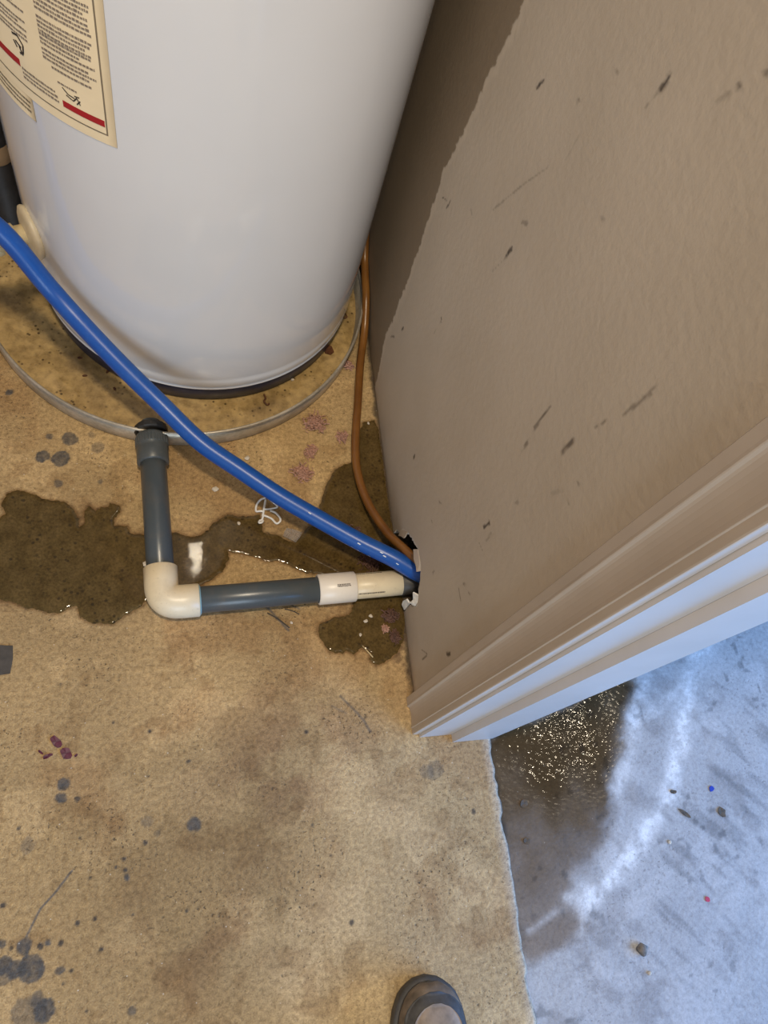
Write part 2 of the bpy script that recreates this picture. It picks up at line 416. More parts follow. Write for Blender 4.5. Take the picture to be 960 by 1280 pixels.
mw.b.inputs['Subsurface Radius'].default_value = (0.006, 0.003, 0.001)
M['amber'] = mw.m
mw = NT('clear_film')
mw.set(Base_Color=mw.ramp(mw.noise(mw.coord(), 90.0), [(0.3, (0.9, 0.86, 0.8)), (0.7, (1, 1, 1))]), Roughness=0.12, IOR=1.2)
mw.b.inputs['Transmission Weight'].default_value = 0.9
M['film'] = mw.m
mw = NT('cloudy_plastic')
mw.set(Base_Color=mw.ramp(mw.noise(mw.coord(), 90.0), [(0.3, (0.78, 0.74, 0.68)), (0.7, (0.9, 0.88, 0.84))]), Roughness=0.2)
mw.b.inputs['Transmission Weight'].default_value = 0.1
M['cloudy'] = mw.m


# ------------------------------------------------------------------ object helpers
def link(name, me, mats, parent=None, smooth=True):
    ob = bpy.data.objects.new(name, me)
    COL.objects.link(ob)
    for m in (mats if isinstance(mats, (list, tuple)) else [mats]):
        me.materials.append(m)
    if smooth:
        me.polygons.foreach_set('use_smooth', [True] * len(me.polygons))
    if parent:
        ob.parent = parent
    return ob


def from_bm(name, bm, mats, parent=None, smooth=True):
    bmesh.ops.recalc_face_normals(bm, faces=bm.faces)
    me = bpy.data.meshes.new(name)
    bm.to_mesh(me)
    bm.free()
    return link(name, me, mats, parent, smooth)


def from_py(name, v, f, mats, parent=None, smooth=True):
    me = bpy.data.meshes.new(name)
    me.from_pydata([tuple(map(float, p)) for p in v], [], f)
    me.update()
    return link(name, me, mats, parent, smooth)


def empty(name, loc):
    e = bpy.data.objects.new(name, None)
    e.empty_display_size = 0.05
    COL.objects.link(e)
    e.location = loc
    bpy.context.view_layer.update()
    return e


def put(parent, ob):
    """parent keeping world-space coordinates of the mesh"""
    ob.parent = parent
    ob.location = -Vector(parent.location) if parent.type == 'EMPTY' else ob.location
    return ob


def sub(parent, ob):
    ob.parent = parent
    return ob


def tag(o, label, cat, group=None, kind=None):
    o['label'] = label
    o['category'] = cat
    if group:
        o['group'] = group
    if kind:
        o['kind'] = kind
    return o


def structure(o, label=None):
    o['kind'] = 'structure'
    if label:
        o['label'] = label
    return o


def center(o):
    """move the origin of a mesh to the middle of its underside"""
    me = o.data
    n = len(me.vertices)
    a = np.empty(n * 3)
    me.vertices.foreach_get('co', a)
    a = a.reshape(-1, 3)
    c = (a.min(0) + a.max(0)) / 2
    c[2] = a[:, 2].min()
    a -= c
    me.vertices.foreach_set('co', a.ravel())
    me.update()
    o.location = Vector(o.location) + Vector(c)
    return o


def catmull(pts, n=8):
    P = [Vector(p) for p in pts]
    P = [P[0] * 2 - P[1]] + P + [P[-1] * 2 - P[-2]]
    out = []
    for i in range(1, len(P) - 2):
        p0, p1, p2, p3 = P[i - 1:i + 3]
        for k in range(n):
            t = k / n
            out.append(0.5 * ((2 * p1) + (p2 - p0) * t + (2 * p0 - 5 * p1 + 4 * p2 - p3) * t * t + (3 * p1 - p0 - 3 * p2 + p3) * t ** 3))
    out.append(P[-2])
    return out


def sweep(path, radii, seg=16, caps=True, flat=1.0):
    """verts, faces of a tube following path; radii is a number or a list"""
    path = [Vector(p) for p in path]
    if not isinstance(radii, (list, tuple)):
        radii = [radii] * len(path)
    v, f = [], []
    t0 = (path[1] - path[0]).normalized()
    ref = Vector((0, 0, 1)) if abs(t0.z) < 0.9 else Vector((1, 0, 0))
    u = t0.cross(ref).normalized()
    for i, p in enumerate(path):
        a = path[max(0, i - 1)]
        b = path[min(len(path) - 1, i + 1)]
        t = (b - a)
        t = t.normalized() if t.length > 1e-9 else t0
        u = (u - t * u.dot(t)).normalized()
        w = t.cross(u)
        for k in range(seg):
            an = 2 * math.pi * k / seg
            q = p + u * (math.cos(an) * radii[i]) + w * (math.sin(an) * radii[i] * flat)
            v.append(q)
    n = len(path)
    for i in range(n - 1):
        for k in range(seg):
            a = i * seg + k
            b = i * seg + (k + 1) % seg
            f.append((a, b, b + seg, a + seg))
    if caps:
        f.append(tuple(range(seg - 1, -1, -1)))
        f.append(tuple(range((n - 1) * seg, n * seg)))
    return v, f


def lathe(profile, center, seg=96, axis=None):
    """profile of (radius, height) around z at center, or around the given axis"""
    v, f = [], []
    c = Vector(center)
    if axis is None:
        X, Y, Zv = Vector((1, 0, 0)), Vector((0, 1, 0)), Vector((0, 0, 1))
    else:
        Zv = Vector(axis).normalized()
        X = Zv.cross(Vector((0, 0, 1)))
        X = X.normalized() if X.length > 0.01 else Vector((1, 0, 0))
        Y = Zv.cross(X)
    for r, h in profile:
        for k in range(seg):
            a = 2 * math.pi * k / seg
            v.append(c + X * (r * math.cos(a)) + Y * (r * math.sin(a)) + Zv * h)
    for i in range(len(profile) - 1):
        for k in range(seg):
            a = i * seg + k
            b = i * seg + (k + 1) % seg
            f.append((a, b, b + seg, a + seg))
    return v, f


def join(*parts):
    V, Fc = [], []
    for v, f in parts:
        o = len(V)
        V += list(v)
        Fc += [tuple(i + o for i in q) for q in f]
    return V, Fc


def box(x0, x1, y0, y1, z0, z1):
    v = [(x, y, z) for x in (x0, x1) for y in (y0, y1) for z in (z0, z1)]
    f = [(0, 1, 3, 2), (4, 6, 7, 5), (0, 4, 5, 1), (2, 3, 7, 6), (0, 2, 6, 4), (1, 5, 7, 3)]
    return v, f


def grid_object(name, xs, ys, zf, colf, mat, extra=None):
    X, Y = np.meshgrid(xs, ys)
    nx, ny = len(xs), len(ys)
    Xj, Yj, Z = zf(X, Y)
    co = np.stack([Xj, Yj, Z], -1).reshape(-1, 3).astype(np.float32)
    i = (np.arange(ny - 1)[:, None] * nx + np.arange(nx - 1)[None, :]).ravel()
    q = np.stack([i, i + 1, i + nx + 1, i + nx], -1).astype(np.int32)
    me = bpy.data.meshes.new(name)
    me.vertices.add(len(co))
    me.vertices.foreach_set('co', co.ravel())
    me.loops.add(q.size)
    me.loops.foreach_set('vertex_index', q.ravel())
    me.polygons.add(len(q))
    me.polygons.foreach_set('loop_start', np.arange(0, q.size, 4, dtype=np.int32))
    me.update(calc_edges=True)
    ob = link(name, me, mat)
    col, ex = colf(Xj.ravel(), Yj.ravel())
    set_tint(me, col)
    if ex is not None:
        at = me.attributes.new('wet', 'FLOAT', 'POINT')
        at.data.foreach_set('value', ex.astype(np.float32))
    return ob


def set_tint(me, col):
    at = me.attributes.new('tint', 'FLOAT_COLOR', 'POINT')
    c4 = np.ones((len(col), 4), np.float32)
    c4[:, :3] = col
    at.data.foreach_set('color', c4.ravel())


def axis_steps(segs):
    """list of (start, end, step) -> coordinates"""
    out = []
    for a, b, s in segs:
        n = max(1, int(round((b - a) / s)))
        out += list(np.linspace(a, b, n, endpoint=False))
    out.append(segs[-1][1])
    return np.array(out)


# ================================================================== SETTING
WALL_X = 0.339
SLAB_EDGE = 0.452
OUT_Z = -0.018


def floor_z(X, Y):
    jag = (vnoise(Y, Y * 0, 0.012, 5) - 0.5) * 0.005 + (vnoise(Y, Y * 0, 0.05, 6) - 0.5) * 0.006
    k = sstep(SLAB_EDGE - 0.012, SLAB_EDGE, X)
    Xn = X + jag * k
    Z = (fbm(X, Y, 0.02, 3, 2) - 0.5) * 0.0006
    Z = Z - 0.003 * sstep(SLAB_EDGE - 0.004, SLAB_EDGE + 0.0005, X)
    last = X > SLAB_EDGE + 0.0008
    Z = np.where(last, OUT_Z - 0.004, Z)
    Xn = np.where(last, SLAB_EDGE + jag, Xn)
    return Xn, Y, Z


def floor_col(x, y):
    c = np.tile(np.array([0.430, 0.290, 0.132]), (len(x), 1))
    big = fbm(x, y, 0.22, 11, 4)
    c = c * (0.62 + 0.62 * big)[:, None]
    mid = np.exp(-(((x - 0.02) / 0.26) ** 2 + ((y - 0.02) / 0.20) ** 2))
    c = mixc(c, c * np.array([0.74, 0.72, 0.68]), mid)
    # greyer paler concrete toward the doorway, browner under the tank side
    g = sstep(-0.05, 0.40, x - 0.35 * (y - 0.1) + 0.25 * (fbm(x, y, 0.12, 23) - 0.5))
    c = mixc(c, c * np.array([1.12, 1.20, 1.38]), g)
    # rust-brown and grey-violet clouds
    cl = sstep(0.52, 0.68, fbm(x, y, 0.13, 31, 4))
    c = mixc(c, c * np.array([0.80, 0.72, 0.66]), cl * 0.8)
    cl = np.exp(-(((x - 0.16) / 0.13) ** 2 + ((y - 0.12) / 0.10) ** 2)) * sstep(0.35, 0.6, fbm(x, y, 0.06, 41, 4))
    c = mixc(c, c * np.array([0.72, 0.64, 0.63]), cl)
    cl = np.exp(-(((x - 0.03) / 0.14) ** 2 + ((y + 0.07) / 0.07) ** 2)) * sstep(0.35, 0.6, fbm(x, y, 0.06, 47, 4))
    c = mixc(c, c * np.array([0.74, 0.66, 0.62]), cl)
    st = sstep(0.54, 0.66, fbm(x, y, 0.07, 53, 5))
    c = mixc(c, c * np.array([1.25, 1.27, 1.32]), st * 0.75)
    st = sstep(0.60, 0.72, fbm(x, y, 0.03, 59, 3))
    c = mixc(c, c * np.array([0.72, 0.66, 0.60]), st * 0.6)
    # rusty fringe beside the puddle by the wall
    d = seg_dist(x, y, [(0.335, 0.20), (0.30, 0.29), (0.22, 0.30)])
    c = mixc(c, np.array([0.42, 0.25, 0.10]), np.exp(-(d / 0.035) ** 2) * 0.5)
    # damp halo round the puddles
    for pl in (PUDDLE, PUDDLE2):
        sd = poly_sd(x, y, pl)
        c = mixc(c, c * np.array([0.55, 0.48, 0.40]), sstep(-0.006, 0.0, sd))
    # paint drips and old marks
    wob = (fbm(x, y, 0.008, 71, 3) - 0.5)
    for (sx, sy, r, k) in SPLATS:
        near = np.abs(x - sx) + np.abs(y - sy) < 4 * r + 0.01
        if not near.any():
            continue
        d = np.hypot(x[near] - sx, y[near] - sy) - max(r, 0.0023) + wob[near] * min(r * 1.3, 0.007)
        kk = (1 - sstep(-0.0016, 0.0008, d)) * min(1.0, k * 1.1) * (0.72 + 0.28 * vnoise(x[near], y[near], 0.004, 83))
        c[near] = mixc(c[near], np.array([0.04, 0.036, 0.034]) if r < 0.0045 else np.array([0.068, 0.066, 0.064]), kk)
    for pts, w, k in LINES:
        d = seg_dist(x, y, pts)
        c = mixc(c, np.array([0.10, 0.095, 0.09]), (1 - sstep(w * 0.6, w * 1.6, d)) * k)
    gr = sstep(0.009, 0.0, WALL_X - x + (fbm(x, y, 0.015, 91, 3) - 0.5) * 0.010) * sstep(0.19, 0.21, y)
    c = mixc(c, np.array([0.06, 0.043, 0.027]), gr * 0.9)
    fz = np.exp(-((x - 0.325) / 0.02) ** 2 - ((y - 0.29) / 0.06) ** 2) * sstep(0.45, 0.6, fbm(x, y, 0.02, 93, 3))
    c = mixc(c, np.array([0.12, 0.07, 0.04]), fz * 0.8)
    e = sstep(SLAB_EDGE - 0.02, SLAB_EDGE, x)
    c = mixc(c, np.array([0.50, 0.46, 0.40]), e * 0.55)
    c = mixc(c, np.array([0.10, 0.09, 0.08]), (x > SLAB_EDGE + 0.0006).astype(float) * 0.8)
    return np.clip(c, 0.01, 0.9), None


xs = axis_steps([(-1.3, -0.5, 0.05), (-0.5, SLAB_EDGE - 0.0025, 0.0018), (SLAB_EDGE - 0.0025, SLAB_EDGE + 0.0005, 0.0015)])
xs = np.append(xs, SLAB_EDGE + 0.001)
ys = axis_steps([(-1.2, -0.34, 0.05), (-0.34, 0.95, 0.0018), (0.95, 1.9, 0.03)])
fl = structure(grid_object('floor', xs, ys, floor_z, floor_col, M['floor']), 'stained tan concrete floor slab with worn chipped edge')


def out_z(X, Y):
    return X, Y, OUT_Z + (fbm(X, Y, 0.03, 7, 2) - 0.5) * 0.0008


def out_col(x, y):
    c = np.tile(np.array([0.40, 0.39, 0.385]), (len(x), 1))
    c = c * (0.78 + 0.44 * fbm(x, y, 0.25, 101, 5))[:, None]
    st = sstep(0.5, 0.68, fbm(x + y * 0.5, y * 2 - x, 0.1, 103, 4))
    c = mixc(c, c * 1.22, st * 0.6)
    st = sstep(0.54, 0.7, fbm(x - y * 0.6, y * 1.2 + x, 0.06, 107, 4))
    c = mixc(c, c * np.array([0.72, 0.70, 0.69]), st * 0.7)
    wob = (fbm(x, y, 0.05, 113, 4) - 0.5) * 0.05
    sd = poly_sd(x, y, WET) + wob
    damp = sstep(-0.02, 0.012, sd)
    # the patch dries out away from the jamb corner
    far = sstep(0.06, 0.42, np.hypot(x - 0.55, y - 0.20) + (fbm(x, y, 0.09, 127, 4) - 0.5) * 0.22)
    c = mixc(c, np.array([0.056, 0.032, 0.012]) * (0.75 + 0.6 * fbm(x, y, 0.05, 131, 4))[:, None] + far[:, None] * np.array([0.115, 0.082, 0.052]), damp * (1 - 0.18 * far))
    deep = sstep(0.10, 0.0, seg_dist(x, y, [(0.60, 0.22), (0.75, 0.36)]) + wob) * damp
    c = mixc(c, np.array([0.018, 0.014, 0.010]), deep * 0.85)
    brk = 0.35 + 0.70 * sstep(0.30, 0.65, fbm(x, y, 0.016, 137, 5))
    for pts, w, k in EFF:
        d = np.abs(seg_dist(x, y, pts) + wob * 0.25)
        c = mixc(c, np.array([0.80, 0.80, 0.80]), np.clip(np.exp(-(d / (w * 0.72)) ** 2) * k * brk, 0, 1))
    # white scuffs and dark mineral streaks beyond the tide line
    d = seg_dist(x, y, [(0.70, -0.17), (0.80, -0.05), (0.92, 0.10)])
    str_ = sstep(0.58, 0.7, fbm((x + y) * 3, (x - y) * 0.6, 0.06, 139, 3))
    c = mixc(c, c * 0.62, str_ * np.exp(-(d / 0.10) ** 2) * 0.8)
    wet = damp * (1 - far * 0.85)
    speck = sstep(0.78, 0.84, vnoise(x, y, 0.012, 149)) * sstep(0.5, 0.7, vnoise(x, y, 0.08, 151))
    c = mixc(c, c * 0.45, speck * 0.7)
    joint_shade = 1 - sstep(0.002, 0.012, x - SLAB_EDGE + (vnoise(y, y * 0, 0.02, 157) - 0.5) * 0.006)  # joint line plus the shadow of the step, painted below the slab edge
    c = mixc(c, np.array([0.03, 0.027, 0.024]), joint_shade * sstep(-0.12, 0.0, y) * 0.9)
    return np.clip(c, 0.01, 0.9), wet


xs = axis_steps([(SLAB_EDGE - 0.01, 1.1, 0.0032), (1.1, 1.9, 0.006), (1.9, 3.2, 0.06)])
ys = axis_steps([(-1.2, -0.36, 0.05), (-0.36, 0.9, 0.0034), (0.9, 2.4, 0.012)])
structure(grid_object('floor.001', xs, ys, out_z, out_col, M['garage']), 'grey garage concrete slab with wet patch, one step below the tan floor')

# ---- right wall: painted front sheet with a broken hole at the floor
HOLE = [(0.474, 0.0), (0.468, 0.022), (0.455, 0.045), (0.452, 0.062), (0.436, 0.086), (0.424, 0.099), (0.409, 0.110), (0.398, 0.121),
        (0.386, 0.124), (0.366, 0.121), (0.351, 0.110), (0.343, 0.100), (0.331, 0.090), (0.322, 0.076), (0.328, 0.060),
        (0.336, 0.045), (0.334, 0.020), (0.336, 0.0)]


def jitter_line(pts, step, amp, seed):
    out = []
    for (a, b) in zip(pts[:-1], pts[1:]):
        L = math.hypot(b[0] - a[0], b[1] - a[1])
        n = max(1, int(L / step))
        for k in range(n):
            t = k / n
            out.append((a[0] + (b[0] - a[0]) * t, a[1] + (b[1] - a[1]) * t))
    out.append(pts[-1])
    o = np.array(out)
    nn = vnoise(o[:, 0] * 7 + o[:, 1] * 3, o[:, 1] * 7, 0.02, seed) - 0.5
    n2 = vnoise(o[:, 0] * 5 - o[:, 1] * 4, o[:, 1] * 6, 0.02, seed + 9) - 0.5
    o[:, 0] += nn * amp
    o[:, 1] += n2 * amp
    return [tuple(p) for p in o]


def build_wall():
    Y0, Y1, Z1 = 0.150, 1.9, 2.4
    hole = jitter_line(HOLE, 0.004, 0.006, 201)
    hole = [(y, max(0.0, z)) for y, z in hole]
    hole[0] = (HOLE[0][0], 0.0)
    hole[-1] = (HOLE[-1][0], 0.0)
    outline = [(Y0, 0.0), (Y0, Z1), (Y1, Z1), (Y1, 0.0)] + hole
    ysA = axis_steps([(Y0 + 0.003, 0.92, 0.0026), (0.92, Y1, 0.03)])
    zsA = axis_steps([(0.002, 0.94, 0.0026), (0.94, Z1, 0.05)])
    YY, ZZ = np.meshgrid(ysA[:-1], zsA[:-1])
    yy, zz = YY.ravel(), ZZ.ravel()
    sd = poly_sd(yy, zz, outline)
    keep = sd > 0.0012
    pts = outline + list(zip(yy[keep].tolist(), zz[keep].tolist()))
    n = len(outline)
    vs2, _, fs, _, _, _ = delaunay_2d_cdt([Vector(p) for p in pts], [(i, (i + 1) % n) for i in range(n)], [], 1, 1e-5)
    P = np.array([(v.x, v.y) for v in vs2])
    bow = 0.0025 * np.exp(-P[:, 1] / 0.015)                      # the sheet's foot is slightly crushed outward
    v = [(WALL_X + b * 0.6, p[0], p[1]) for p, b in zip(P, bow)]
    ob = from_py('wall_right', v, [tuple(f) for f in fs], [M['wall'], M['gypsum']])
    bm = bmesh.new()
    bm.from_mesh(ob.data)
    for f in bm.faces:
        f.normal_update()
    if sum(f.normal.x for f in bm.faces) > 0:
        bmesh.ops.reverse_faces(bm, faces=bm.faces)
    # torn edge faces of the sheet, 13 mm deep
    be = [e for e in bm.edges if e.is_boundary]
    r = bmesh.ops.extrude_edge_only(bm, edges=be)
    for g in r['geom']:
        if isinstance(g, bmesh.types.BMVert):
            g.co.x += 0.013
        if isinstance(g, bmesh.types.BMFace):
            g.material_index = 1
            g.smooth = False
    bm.to_mesh(ob.data)
    bm.free()
    co = np.empty(len(ob.data.vertices) * 3)
    ob.data.vertices.foreach_get('co', co)
    co = co.reshape(-1, 3)
    y, z = co[:, 1], co[:, 2]
    new = np.array([0.500, 0.418, 0.322])
    c = np.tile(new, (len(y), 1)) * (0.96 + 0.08 * fbm(y, z, 0.2, 211, 3))[:, None]
    pz = np.array([p[1] for p in PAINT])
    py = np.array([p[0] for p in PAINT])
    o = np.argsort(pz)
    edge = np.interp(z, pz[o], py[o])
    edge = np.where(z > pz.max(), py[o][-1] - (z - pz.max()) * 0.1, edge)
    edge = edge + (vnoise(y * 0.3, z, 0.008, 221) - 0.5) * 0.006 + (vnoise(y * 0.3, z, 0.004, 225) - 0.5) * 0.005 + (vnoise(y, z, 0.03, 223) - 0.5) * 0.008
    old = sstep(-0.0015, 0.0015, y - edge)
    c = mixc(c, np.array([0.235, 0.175, 0.112]), old)
    rim = np.exp(-((y - edge + 0.006) / 0.006) ** 2) * (1 - old)
    c = mixc(c, c * 1.10, rim)
    # grime along the foot of the sheet
    c = mixc(c, c * np.array([0.62, 0.52, 0.42]), np.exp(-z / 0.006) * 0.8)
    c = mixc(c, c * np.array([0.78, 0.70, 0.62]), sstep(0.45, 0.7, fbm(y, z, 0.05, 229)) * np.exp(-z / 0.05) * 0.6)
    for (a0, b0, a1, b1, w, k) in WALLMARKS:
        d = seg_dist(y, z, [(a0, b0), (a1, b1)]) + (vnoise(y, z, 0.005, 233) - 0.5) * w * 0.7
        c = mixc(c, np.array([0.075, 0.055, 0.04]), (1 - sstep(w * 0.2, w * 0.8, d)) * min(1.0, k * 1.15))
    # paper edge round the hole
    d = seg_dist(y, z, HOLE)
    c = mixc(c, np.array([0.62, 0.56, 0.47]), (1 - sstep(0.0, 0.0022, d + (vnoise(y, z, 0.012, 241) - 0.6) * 0.006)))
    set_tint(ob.data, np.clip(c, 0.01, 0.9))
    return structure(ob, 'taupe painted drywall with scuffs and a broken hole at the floor')


wall = build_wall()
# garage-side sheet and the bottom plate seen inside the hole
structure(from_py('wall_right.001', *box(0.436, 0.449, 0.150, 1.9, -0.017, 2.4), M['gypsum'], smooth=False), 'garage side sheet of the partition wall')
plate = from_py('sill_plate', *join(box(0.360, 0.434, 0.50, 1.89, 0.001, 0.04), box(0.360, 0.434, 0.16, 0.30, 0.001, 0.04)), M['twig'], wall, False)
# torn gypsum paper flaps along the hole
def flap(pts, curl, seed, mat='gypsum'):
    """a torn strip of facing paper standing off the sheet; pts are (y, z)"""
    rnd = random.Random(seed)
    v, f = [], []
    for i, (y, z, y2, z2) in enumerate(pts):
        v.append((WALL_X - 0.0006, y, z))
        v.append((WALL_X - curl * (0.6 + 0.6 * rnd.random()), y2, z2))
        v.append((WALL_X - curl * (0.6 + 0.6 * rnd.random()) + 0.0012, y2 + 0.001, z2 + 0.001))
        v.append((WALL_X + 0.0012, y + 0.001, z + 0.001))
    for i in range(len(pts) - 1):
        a = i * 4
        for k in range(4):
            b = a + k
            c2 = a + (k + 1) % 4
            f.append((b, c2, c2 + 4, b + 4))
    f.append((3, 2, 1, 0))
    n = len(v) - 4
    f.append((n, n + 1, n + 2, n + 3))
    return from_py('torn_paper', v, f, M[mat], wall, False)


flap([(0.395, 0.122, 0.400, 0.108), (0.384, 0.124, 0.386, 0.108), (0.372, 0.123, 0.372, 0.112), (0.362, 0.119, 0.364, 0.112)], 0.004, 1, 'trim')
flap([(0.333, 0.093, 0.340, 0.086), (0.325, 0.082, 0.333, 0.074), (0.323, 0.072, 0.331, 0.064), (0.328, 0.060, 0.335, 0.056)], 0.005, 2)
flap([(0.458, 0.048, 0.452, 0.040), (0.451, 0.064, 0.444, 0.056), (0.440, 0.082, 0.434, 0.072)], 0.004, 3, 'trim')
flap([(0.335, 0.045, 0.343, 0.044), (0.335, 0.030, 0.346, 0.026), (0.335, 0.012, 0.344, 0.012)], 0.006, 4)

# the partition goes on past the door opening, behind the camera
structure(from_py('wall_right.002', *box(WALL_X, SLAB_EDGE, -1.2, -0.72, 0.0, 2.4), M['trim'], smooth=False), 'partition wall on the near side of the door opening')
# ---- other walls of the closet (outside or at the edge of the frame)
structure(from_py('wall_back', *box(-1.3, 0.336, 1.9, 1.96, 0, 2.4), M['trim'], smooth=False), 'far taupe wall behind the water heater')
structure(from_py('wall_left', *box(-1.36, -1.3, -1.2, 1.96, 0, 2.4), M['trim'], smooth=False), 'left taupe wall of the room')


# ---- door casing, jamb and stop (vertical extrusions of a plan profile)
def extrude_plan(name, prof, z0, z1, mat, parent=None, mats_idx=None, smooth=False):
    n = len(prof)
    zs = [z0, z1]
    v = [(x, y, z) for z in zs for x, y in prof]
    f = [(i, (i + 1) % n, n + (i + 1) % n, n + i) for i in range(n)]
    f.append(tuple(range(n - 1, -1, -1)))
    f.append(tuple(range(n, 2 * n)))
    ob = from_py(name, v, f, mat, parent, smooth)
    if mats_idx:
        for i, k in mats_idx.items():
            ob.data.polygons[i].material_index = k
    return ob


W = WALL_X
casing = [(W - 0.0003, 0.2010), (W - 0.0100, 0.2010), (W - 0.0116, 0.1996), (W - 0.0120, 0.1900), (W - 0.0126, 0.1872), (W - 0.0122, 0.1862),
          (W - 0.0098, 0.1846), (W - 0.0090, 0.1825), (W - 0.0083, 0.1785), (W - 0.0080, 0.1740), (W - 0.0081, 0.1690), (W - 0.0085, 0.1640),
          (W - 0.0093, 0.1590), (W - 0.0104, 0.1550), (W - 0.0103, 0.1544), (W - 0.0092, 0.1536), (W - 0.0096, 0.1462), (W - 0.0092, 0.1449),
          (W - 0.0085, 0.1444), (W + 0.0, 0.1440), (W + 0.0005, 0.1480)]
cs = extrude_plan('trim_1', casing, 0.0008, 2.2, [M['trim'], M['jamb']], mats_idx={17: 1, 18: 1})
structure(cs, 'taupe door casing with two raised beads')
jamb = [(W + 0.0008, 0.1395), (SLAB_EDGE + 0.004, 0.1395), (SLAB_EDGE + 0.004, 0.1490), (W + 0.0008, 0.1490)]
jb = structure(extrude_plan('door_1', jamb, 0.0008, 2.2, M['jamb']), 'white door jamb with a stop strip at the end of the wall')
stop = [(0.3905, 0.1280), (SLAB_EDGE + 0.003, 0.1280), (SLAB_EDGE + 0.003, 0.1393), (0.3905, 0.1393)]
st = extrude_plan('door_stop', stop, 0.0008, 2.15, M['jamb'], jb)
st['label'] = 'white door stop strip'

# ================================================================== WATER HEATER
TC = (0.038, 0.989)
TR = 0.272
PC = (0.0013, 0.962)
PR = 0.3285

pan = empty('drain_pan', (PC[0], PC[1], 0.0))
tag(pan, 'round shallow metal drain pan with sediment under the white water heater', 'drain pan')
v, f = lathe([(0.0001, 0.0025), (0.10, 0.0025), (0.20, 0.0030), (0.29, 0.0030), (0.318, 0.0032), (0.3245, 0.0045)], (PC[0], PC[1], 0), 128)
put(pan, from_py('pan_floor', v, f, M['panfloor']))['label'] = 'brown sediment covered pan bottom'
v, f = lathe([(0.3215, 0.0012), (0.3245, 0.0012), (0.3268, 0.004), (0.3275, 0.040), (0.3262, 0.040), (0.3256, 0.006), (0.3215, 0.0038), (0.3215, 0.0012)], (PC[0], PC[1], 0), 160)
put(pan, from_py('pan_wall', v, f, M['panmetal']))
ring = []
for k in range(8):
    a = 2 * math.pi * k / 8
    ring.append((0.3272 + 0.0024 * math.cos(a), 0.0418 + 0.0024 * math.sin(a)))
ring.append(ring[0])
v, f = lathe(ring, (PC[0], PC[1], 0), 160)
put(pan, from_py('rolled_rim', v, f, M['panmetal']))

heater = empty('water_heater', (TC[0], TC[1], 0.0035))
tag(heater, 'tall white cylindrical water heater with cream warning label, standing in a metal pan', 'water heater')
prof = [(TR - 0.014, 0.0405), (TR - 0.006, 0.0400), (TR - 0.0025, 0.0415), (TR - 0.0015, 0.044), (TR - 0.0035, 0.0465), (TR - 0.0035, 0.048), (TR - 0.0010, 0.052), (TR - 0.0004, 0.068), (TR - 0.0014, 0.0725), (TR, 0.077)]
prof += [(TR, 0.077 + 1.2 * k / 12) for k in range(1, 13)]
prof += [(TR - 0.004, 1.285), (TR - 0.02, 1.30), (0.15, 1.312), (0.0001, 1.316)]
v, f = lathe(prof, (TC[0], TC[1], 0), 160)
jacket = put(heater, from_py('jacket', v, f, M['tank']))
v, f = lathe([(0.0001, 0.0045), (TR - 0.010, 0.0045), (TR - 0.006, 0.008), (TR - 0.0045, 0.038), (TR - 0.007, 0.042), (TR - 0.012, 0.046), (0.0001, 0.046)], (TC[0], TC[1], 0), 120)
b = put(heater, from_py('base_ring', v, f, M['base']))
b['label'] = 'dark navy base ring'


def cyl_pt(th, z, off):
    a = math.radians(th)
    return (TC[0] + (TR + off) * math.sin(a), TC[1] - (TR + off) * math.cos(a), z)


def cyl_patch(th0, th1, z0, z1, off, nth=None, thick=0.0):
    n = nth or max(1, int(abs(th1 - th0) / 2.5))
    v, f = [], []
    for k in range(n + 1):
        th = th0 + (th1 - th0) * k / n
        v.append(cyl_pt(th, z0, off))
        v.append(cyl_pt(th, z1, off))
    for k in range(n):
        f.append((2 * k, 2 * k + 2, 2 * k + 3, 2 * k + 1))
    return v, f


LO = 0.0006
# labels: thin sheets with real edges
def sheet(th0, th1, z0, z1, name):
    v, f = cyl_patch(th0, th1, z0, z1, LO)
    n = len(v)
    v2, f2 = cyl_patch(th0, th1, z0, z1, 0.0001)
    ed = []
    m = n // 2
    for k in range(m - 1):
        ed.append((2 * k, 2 * k + 2, n + 2 * k + 2, n + 2 * k))
        ed.append((2 * k + 1, 2 * k + 3, n + 2 * k + 3, n + 2 * k + 1))
    ed.append((0, 1, n + 1, n))
    ed.append((n - 2, n - 1, 2 * n - 1, 2 * n - 2))
    return put(heater, from_py(name, v + v2, f + ed, M['label']))


lab = sheet(-63, -22.4, 0.4955, 1.02, 'warning_label')
lab['label'] = 'cream warning label with red bars and fine print'
lab2 = sheet(-68, -45.8, 0.4655, 0.4950, 'warning_label')
lab2['label'] = 'smaller cream label below the large one'
INK = LO + 0.0002


def lsub(name, parts, mat, parent):
    v, f = join(*parts)
    o = from_py(name, v, f, mat, parent, False)
    return o


lsub('border_line', [cyl_patch(-24.7, -24.3, 0.5085, 1.01, INK, 1), cyl_patch(-62, -24.3, 0.5075, 0.5090, INK)], M['gold'], lab)
for r in ((-35.4, -24.9, 0.5175, 0.5255), (-60, -47.4, 0.5300, 0.5385), (-33, -25.0, 0.6590, 0.667), (-60, -47.4, 0.70, 0.708)):
    lsub('red_bar', [cyl_patch(*r, INK)], M['red'], lab)


